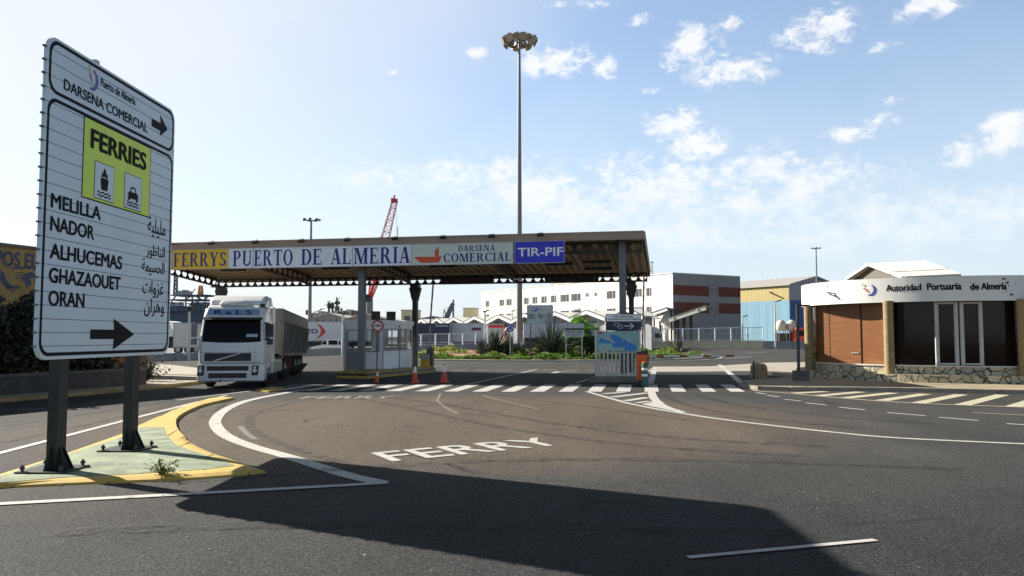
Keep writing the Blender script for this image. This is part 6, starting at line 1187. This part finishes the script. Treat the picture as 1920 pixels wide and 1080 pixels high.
# open vehicle shelters with raking roofs
o = thing('open_shelter', 'open vehicle shelter with a raking white roof edge right of the access sign', 'shelter', (U(1230, 640, 155).x, 155, 0)); b0 = Vector(o.location)
a = U(1203, 594, 153) - b0; b = U(1251, 577.5, 149) - b0; e = Vector((4.4, 11, 0)); mb = MB(); mb.ext([a, b, b + e, a + e], (0, 0, .12)); mb.done('roof', [mat('shelter_blue_roof', (.05, .08, .2), .5)], o); mb = MB(); mb.bar(a + Vector((0, -.1, -.22)), b + Vector((0, -.1, -.22)), .15, .55); mb.done('roof_beam', [WHITE], o); mb = MB(); mb.bar(a + Vector((0, -.12, .12)), b + Vector((0, -.12, .12)), .2, .16); mb.bar(b, b + Vector((3.6, -1.0, -1.6)), .15, .3); mb.done('roof_edge', [MATS['roof_edge_dark']], o)
mb = MB(); c = U(1250, 640, 150) - b0; mb.lattice((c.x, c.y, 0), (c.x, c.y, b.z), .55, .55, 8, .07); mb.done('lattice_post', [GALV], o); [MB().bar(q.xy.to_3d(), q, .3).done('post', [SHD], o) for q in (b + e * .35, b + e * .7, b + e, a + e)]
o = thing('open_shelter', 'second open shelter with a rising grey roof beam in front of the brick banded gable', 'shelter', (U(1290, 640, 150).x, 150, 0)); b0 = Vector(o.location)
a = U(1254, 598, 149) - b0; b = U(1323, 574.5, 144) - b0; e = U(1339, 578, 155) - U(1323, 574.5, 144); e2 = Vector((8, 9, -.5)); mb = MB(); mb.ext([a, b, b + e, a + e], (0, 0, .15)); mb.done('roof', [SHG], o); mb = MB(); mb.bar(a + Vector((0, -.1, -.25)), b + Vector((0, -.1, -.25)), .18, .8); mb.done('roof_beam', [mat('beam_pale_green', (.42, .44, .38), .6)], o)
mb = MB(); mb.bar(a + Vector((0, -.15, .2)), b + Vector((0, -.15, .2)), .25, .12); mb.done('roof_edge', [MATS['roof_edge_dark']], o)
for px in (1271, 1283, 1296): c = U(px, 640, 155) - b0; MB().bar((c.x, c.y, 0), (c.x, c.y, (c.x - a.x) / (b.x - a.x) * (b.z - a.z) + a.z - .4), .5).done('post', [SHD], o)
for f in (.12, .78): MB().lathe([(.3, -.1), (.3, .1)], 10, tuple(a.lerp(b, f) + Vector((0, -.3, -.1)))).done('lamp', [GALV], o)
# raised loading slab and guard
struct(MB().box(28, 52, 137, 144, -.05, 1.0), 'loading_slab', mat('warm_slab', (.4, .3, .18), .85, var=.2))
def person(label, loc, rz):
    o = None; bm = [(0,0,.95),(0,0,1.2),(0,0,1.42),(0,0,1.52),(0,-.02,1.64),(0,-.01,1.78),(.17,0,1.42),(.27,.02,1.18),(.22,-.12,1.0),(.2,-.16,.93),(-.17,0,1.42),(-.27,.02,1.18),(-.22,-.12,1.0),(-.2,-.16,.93),(.09,0,.9),(.11,-.02,.5),(.11,.02,.08),(.11,-.14,.04),(-.09,0,.9),(-.11,-.02,.5),(-.11,.02,.08),(-.11,-.14,.04)]
    ed = [(0,1),(1,2),(2,3),(3,4),(4,5),(2,6),(6,7),(7,8),(8,9),(2,10),(10,11),(11,12),(12,13),(0,14),(14,15),(15,16),(16,17),(0,18),(18,19),(19,20),(20,21)]
    rad = [.15,.14,.16,.06,.1,.085,.075,.052,.04,.045,.075,.052,.04,.045,.095,.065,.045,.04,.095,.065,.045,.04]
    me = bpy.data.meshes.new('person'); me.from_pydata(bm, ed, []); o = bpy.data.objects.new('person', me); COL.objects.link(o); o.location = loc; o.rotation_euler = (0, 0, rz); sk = o.modifiers.new('skin', 'SKIN')
    for i, r in enumerate(rad): me.skin_vertices[0].data[i].radius = (r, r * (.75 if i in (0, 1, 2) else 1))
    me.skin_vertices[0].data[0].use_root = True; su_ = o.modifiers.new('subsurf', 'SUBSURF'); su_.levels = 2; su_.render_levels = 2
    m = bpy.data.materials.new('skin_and_dark_clothes'); m.use_nodes = True; nt = m.node_tree; b = nt.nodes['Principled BSDF']; tc = nt.nodes.new('ShaderNodeTexCoord'); sp = nt.nodes.new('ShaderNodeSeparateXYZ'); rp = nt.nodes.new('ShaderNodeValToRGB'); dv = nt.nodes.new('ShaderNodeMath'); dv.operation = 'MULTIPLY'; dv.inputs[1].default_value = .5
    nt.links.new(tc.outputs['Object'], sp.inputs[0]); nt.links.new(sp.outputs[2], dv.inputs[0]); nt.links.new(dv.outputs[0], rp.inputs[0]); nt.links.new(rp.outputs[0], b.inputs['Base Color']); rp.color_ramp.interpolation = 'CONSTANT'; e = rp.color_ramp.elements; e[0].color = (.02, .02, .025, 1); e[1].position = .47; e[1].color = (.03, .02, .03, 1); x = e.new(.765); x.color = (.35, .2, .13, 1); x = e.new(.865); x.color = (.03, .02, .015, 1)
    me.materials.append(m); return tag(o, label, 'person')
pp = U(1401, 640, 139); person('person in dark clothes with hands on hips standing behind the fence', (pp.x, 139, 1.0), .3)
# yellow and blue warehouse
WC = Vector((66.9, 190, 0)); o = thing('coloured_warehouse', 'warehouse clad in faded yellow over light blue sheets with a grey roof', 'building', WC, math.atan2(la.y, la.x)); we = 14.35; wm = U(0, 562.5, 190).z
CY = mat('clad_yellow', (.36, .28, .1), .6, var=.18, scale=.5, streak=(3, 1, .15)); CB = mat('clad_light_blue', (.13, .27, .36), .6, var=.2, scale=.5, streak=(3, 1, .12)); CD = mat('clad_blue_shaded', (.02, .07, .22), .6, var=.15)  # CD for the gable is the light blue with shade painted in
mb = MB(); mb.box(0, 60, -.3, 0, 0, wm); mb.done('lower_cladding', [CB], o); mb = MB(); mb.box(0, 60, -.3, 0, wm, we); mb.done('upper_cladding', [CY], o)
gs = 19.0; za = 16.7; mb = MB(); mb.ext([(-.02, -.3, 0), (-.02, -gs, 0), (-.02, -gs, wm), (-.02, -.3, wm)], (.2, 0, 0)); mb.done('gable_lower', [CD], o); mb = MB(); mb.ext([(-.02, 0, wm), (-.02, -gs, wm), (-.02, -gs, we), (-.02, -gs / 2, za), (-.02, 0, we)], (.2, 0, 0)); mb.done('gable_upper', [mat('clad_grey', (.28, .27, .29), .6)], o)
mb = MB(); mb.ext([(-.6, .5, we), (-.6, -gs / 2, za), (-.6, -gs / 2, za + .3), (-.6, .5, we + .3)], (61, 0, 0)); mb.ext([(-.6, -gs - .5, we), (-.6, -gs / 2, za), (-.6, -gs / 2, za + .3), (-.6, -gs - .5, we + .3)], (61, 0, 0)); mb.done('roof', [mat('roof_sheet_grey', (.3, .29, .27), .6, var=.12, streak=(.3, 1, 1))], o)
mb = MB(); mb.bar((6, .0, wm + 2.2), (4, 1.4, wm + 2.0), .25); mb.done('wall_lamp', [DKST], o)
mb = MB(); [mb.lathe([(.12, 0), (.1, .25), (.02, .45)], 6, (q * 5 + 2, -gs / 2, za + .3)) for q in range(11)]; mb.done('roof_vents', [WHITE], o)
# gable hall and rooftops behind the white trailer
def hall(label, pxl, pxp, pxr, ye, yp, D, dp=40):
    l, p_, r = U(pxl, ye, D), U(pxp, yp, D), U(pxr, ye, D); o = thing('gable_hall', label, 'building', (p_.x, D, 0), 0, 'gable halls behind the trailers'); b0 = Vector((p_.x, D, 0)); l -= b0; r -= b0; p_ = p_ - b0
    mb = MB(); mb.ext([(l.x, 0, 0), (r.x, 0, 0), r, p_, l], (0, .3, 0)); mb.done('gable_wall', [mat('hall_grey', (.3, .29, .27), .7, var=.12)], o); mb = MB(); v3 = Vector((0, 0, .25)); e = Vector((0, dp, 0)); f = Vector((0, -.6, 0))
    mb.ext([l + f - Vector((.5, 0, .1)), p_ + f, p_ + f + v3, l + f + v3 - Vector((.5, 0, .1))], e); mb.ext([r + f + Vector((.5, 0, -.1)), p_ + f, p_ + f + v3, r + f + v3 + Vector((.5, 0, -.1))], e); mb.done('roof', [mat('hall_roof', (.42, .38, .33), .7)], o)
    mb = MB(); [mb.box(l.x + (r.x - l.x) * i / 6 - .12, l.x + (r.x - l.x) * i / 6 + .12, -.12, -.002, 0, l.z) for i in range(1, 6)]; mb.done('ribs', [DKST], o)
hall('grey gable hall with vertical ribs above the red chevron trailer', 583, 618, 655, 599, 589, 170); hall('second ribbed gable hall half hidden behind the booth', 645, 686, 728, 600, 590, 165)
hall('cream roofed low hall right of the booth, behind the navy trailer', 762, 812, 870, 603, 594, 210)
p = U(763, 640, 240); o = thing('cream_block', 'cream flat roofed block rising between the booth roof boxes and the canopy column', 'building', (p.x, 240, 0)); zt = U(0, 583, 240).z; MB().box(-1.8, 3.2, 0, 8, 0, zt).done('wall', [MATS['cream_render']], o); MB().box(-2, 3.4, -.2, 8.2, zt, zt + .4).done('roof', [MATS['hall_roof']], o); MB().box(-.8, 1.0, -.05, -.002, zt - 3, zt - 1.5).done('window', [WGL], o)
p = U(322, 640, 140); o = thing('white_shed', 'white zigzag roofed shed seen between the big sign and the lorry', 'shed', (p.x - 4, 140, 0)); mb = MB()
for i in range(3): x = i * 2.6; mb.ext([(x, 0, 2.0), (x + 2.3, 0, 2.0), (x + .6, 0, 5.0 - i * .4), (x - .4, 0, 5.2 - i * .4)], (0, 6, 0))
mb.done('roof', [WHITE], o); MB().box(-.4, 7, .5, 5.5, 0, 2.0).done('wall', [SHD], o)
# ================================================================ HARBOUR SKYLINE
NVG = mat('oil_rig_blue_grey', (.05, .075, .12), .7, var=.25, scale=.2); NVL = mat('rig_light_grey', (.3, .33, .37), .7); ORC = mat('rig_orange', (.6, .25, .05), .6)
D = 340; p = U(352, 640, D); o = thing('offshore_platform', 'blue grey offshore platform with helideck and small orange derrick behind the big sign', 'platform', (p.x, D, 0)); u_ = D / FPX; xx = lambda px: (px - 352) * u_; zz = lambda py: U(0, py, D).z
mb = MB(); mb.box(xx(300), xx(377), 0, 18, zz(606), zz(584)); mb.box(xx(314), xx(350), -2, 12, zz(584), zz(574)); mb.box(xx(362), xx(376), -1, 10, zz(606), zz(590)); [mb.box(xx(q) - .8, xx(q) + .8, 2, 5, 0, zz(606)) for q in (305, 330, 352, 372)]; mb.done('hull', [NVG], o)
mb = MB(); mb.box(xx(318), xx(347), -2.6, -2.0, zz(574), zz(567)); mb.box(xx(331), xx(348), 0, 6, zz(553), zz(545)); mb.box(xx(340), xx(347), -.5, 3, zz(548), zz(543.5)); mb.done('cabin_block', [NVL], o); mb = MB(); mb.box(xx(325), xx(331), -2.7, -2.62, zz(571.5), zz(568)); mb.box(xx(339), xx(344), -2.7, -2.62, zz(571.5), zz(568)); mb.done('window', [SHD], o)
mb = MB(); mb.box(xx(318), xx(395), -3, 12, zz(554.5), zz(553)); mb.box(xx(315), xx(385), -1, 12, zz(563), zz(561)); [mb.bar((xx(a), -2, zz(b)), (xx(c), -2, zz(d_)), .5) for a, b, c, d_ in ((350, 561, 364, 554), (378, 561, 364, 554), (350, 584, 350, 554), (385, 584, 386, 554), (350, 584, 366, 562), (385, 584, 366, 562), (318, 574, 332, 554), (350, 570, 386, 570), (350, 577, 386, 577), (362, 584, 362, 554), (374, 584, 374, 554), (386, 562, 394, 554))]; mb.box(xx(351), xx(384), 3, 9, zz(584), zz(566)); mb.done('deck_lattice', [mat('rig_mid_grey', (.1, .13, .17), .7)], o)
mb = MB(); mb.lattice((xx(370.5), 2, zz(553)), (xx(370.5), 2, zz(535)), 1.7, .9, 5, .25); mb.box(xx(368), xx(374), 1, 3, zz(553), zz(546)); mb.done('derrick', [ORC], o); mb = MB(); mb.lattice((xx(323), 2, zz(553)), (xx(323), 2, zz(514)), 1.3, 1.0, 10, .18); mb.bar((xx(352), 2, zz(553)), (xx(360), 2, zz(541)), .3); mb.done('mast', [NVG], o)
# red crane
D = 215; p = U(694, 640, D); u_ = D / FPX; xx = lambda px: (px - 694) * u_; zz = lambda py: U(0, py, D).z; o = thing('harbour_crane', 'red lattice harbour crane on a grey tower rising above the canopy', 'crane', (p.x, D, 0)); CR = mat('crane_red', (.5, .04, .035), .5, var=.15)
mb = MB(); mb.tube([(xx(692), 0, 0), (xx(692), 0, zz(560))], [1.05, .95], 16); mb.done('tower', [mat('tower_grey', (.14, .14, .16), .7)], o); mb = MB(); mb.box(xx(686), xx(696), -1, 1, zz(566), zz(556)); mb.box(xx(687), xx(692), -1, 1, zz(558), zz(552)); mb.done('slewing_house', [DKST], o)
ba = Vector((xx(693), 0, zz(560))); bb = Vector((xx(737), 0, zz(379))); mb = MB(); bm_ = ba.lerp(bb, .25); mb.lattice(ba, bm_, .9, 2.7, 4, .13); mb.lattice(bm_, bb, 2.7, 1.3, 12, .1); mb.bar(ba, bm_, .7); mb.done('jib', [CR], o); mb = MB(); mb.box(xx(731), xx(735), -.6, .6, zz(380), zz(372)); mb.box(xx(738), xx(743), -.6, .6, zz(380), zz(373)); mb.box(xx(731), xx(743), -.5, .5, zz(380), zz(378)); mb.box(xx(735.5), xx(738), -.3, .3, zz(378), zz(366)); mb.done('sheave_head', [CR], o)
mb = MB(); mb.bar(bb, (xx(705), 0, zz(460)), .07); mb.bar((xx(705), 0, zz(460)), (xx(690), 0, zz(556)), .07); mb.bar((xx(741), 0, zz(380)), (xx(741), 0, zz(440)), .07); mb.box(xx(743), xx(744.5), -.1, .1, zz(450), zz(424)); mb.done('cables', [GALV], o)
# cargo ship clutter left of the booth
D = 260; p = U(625, 640, D); u_ = D / FPX; xx = lambda px: (px - 625) * u_; zz = lambda py: U(0, py, D).z; o = thing('cargo_ship', 'ship superstructure with mast, funnels and derricks above the ribbed halls', 'ship', (p.x, D, 0)); SHB = mat('ship_brown_grey', (.18, .15, .13), .7, var=.3); SHL = mat('ship_light', (.42, .4, .38), .7)
mb = MB(); mb.box(xx(570), xx(705), 0, 14, 0, zz(598)); mb.done('hull', [SHB], o); mb = MB()
for a, b, y in ((584, 592, 586), (594, 603, 583), (604, 611, 584), (613, 622, 586), (622, 643, 582), (646, 653, 584), (653, 657, 580), (660, 666, 584), (576, 582, 586)): mb.box(xx(a), xx(b), 1, 6, zz(598), zz(y))
mb.done('deckhouse', [SHL], o); mb = MB()
for a, b, y0, y1 in ((610.5, 615, 578, 568), (617, 621, 578, 568), (612, 613, 586, 566), (618.5, 619.5, 586, 566), (625, 631, 582, 574), (627, 628.3, 574, 560), (624.5, 632, 570, 564.5), (646, 652, 582, 580), (661, 667, 587, 582), (570, 576, 590, 581), (634, 643, 586, 583), (635.5, 636.5, 583, 577)): mb.box(xx(a), xx(b), 1.5, 4, zz(y0), zz(y1))
for a, y0, b, y1 in ((610, 565, 617, 565), (626, 558.5, 634, 559.5), (605, 571.5, 611, 571.5), (623, 568, 634, 567), (640, 588, 673, 588), (596, 580, 605, 578), (627.6, 560, 627.6, 556), (622, 575, 632, 574), (643, 588, 668, 588), (671, 584, 671, 592), (585, 585, 600, 580)): mb.bar((xx(a), 2, zz(y0)), (xx(b), 2, zz(y1)), .22)
mb.done('masts', [mat('ship_dark', (.09, .085, .09), .7)], o); mb = MB(); mb.box(xx(661), xx(666.5), .5, 4, zz(590), zz(582)); mb.box(xx(648), xx(651), .5, 3, zz(590), zz(583)); mb.done('funnel', [mat('ship_rust', (.26, .12, .08), .7)], o)
# grey loading derrick right of the booth
D = 260; p = U(844, 640, D); u_ = D / FPX; xx = lambda px: (px - 844) * u_; zz = lambda py: U(0, py, D).z; o = thing('loading_derrick', 'blue grey loading derrick leaning against a post above the low cream hall', 'crane', (p.x, D, 0)); mb = MB(); mb.lattice((xx(835), 0, zz(600)), (xx(849), 0, zz(569)), 1.3, .8, 8, .3); mb.bar((xx(835), .3, zz(600)), (xx(849), .3, zz(569)), .9, .3); mb.done('jib', [mat('derrick_grey', (.13, .14, .18), .7)], o); MB().box(xx(848), xx(851), 0, 1, 0, zz(562)).done('post', [MATS['derrick_grey']], o); mb = MB(); mb.bar((xx(849), 0, zz(570)), (xx(832), 0, zz(582)), .12); mb.bar((xx(832), 0, zz(582)), (xx(830), 0, zz(600)), .2); mb.bar((xx(832), 0, zz(580)), (xx(836), 0, zz(592)), .3); mb.done('stays', [MATS['derrick_grey']], o); MB().box(xx(834), xx(852), -1, 2, 0, zz(600)).done('base', [MATS['derrick_grey']], o)
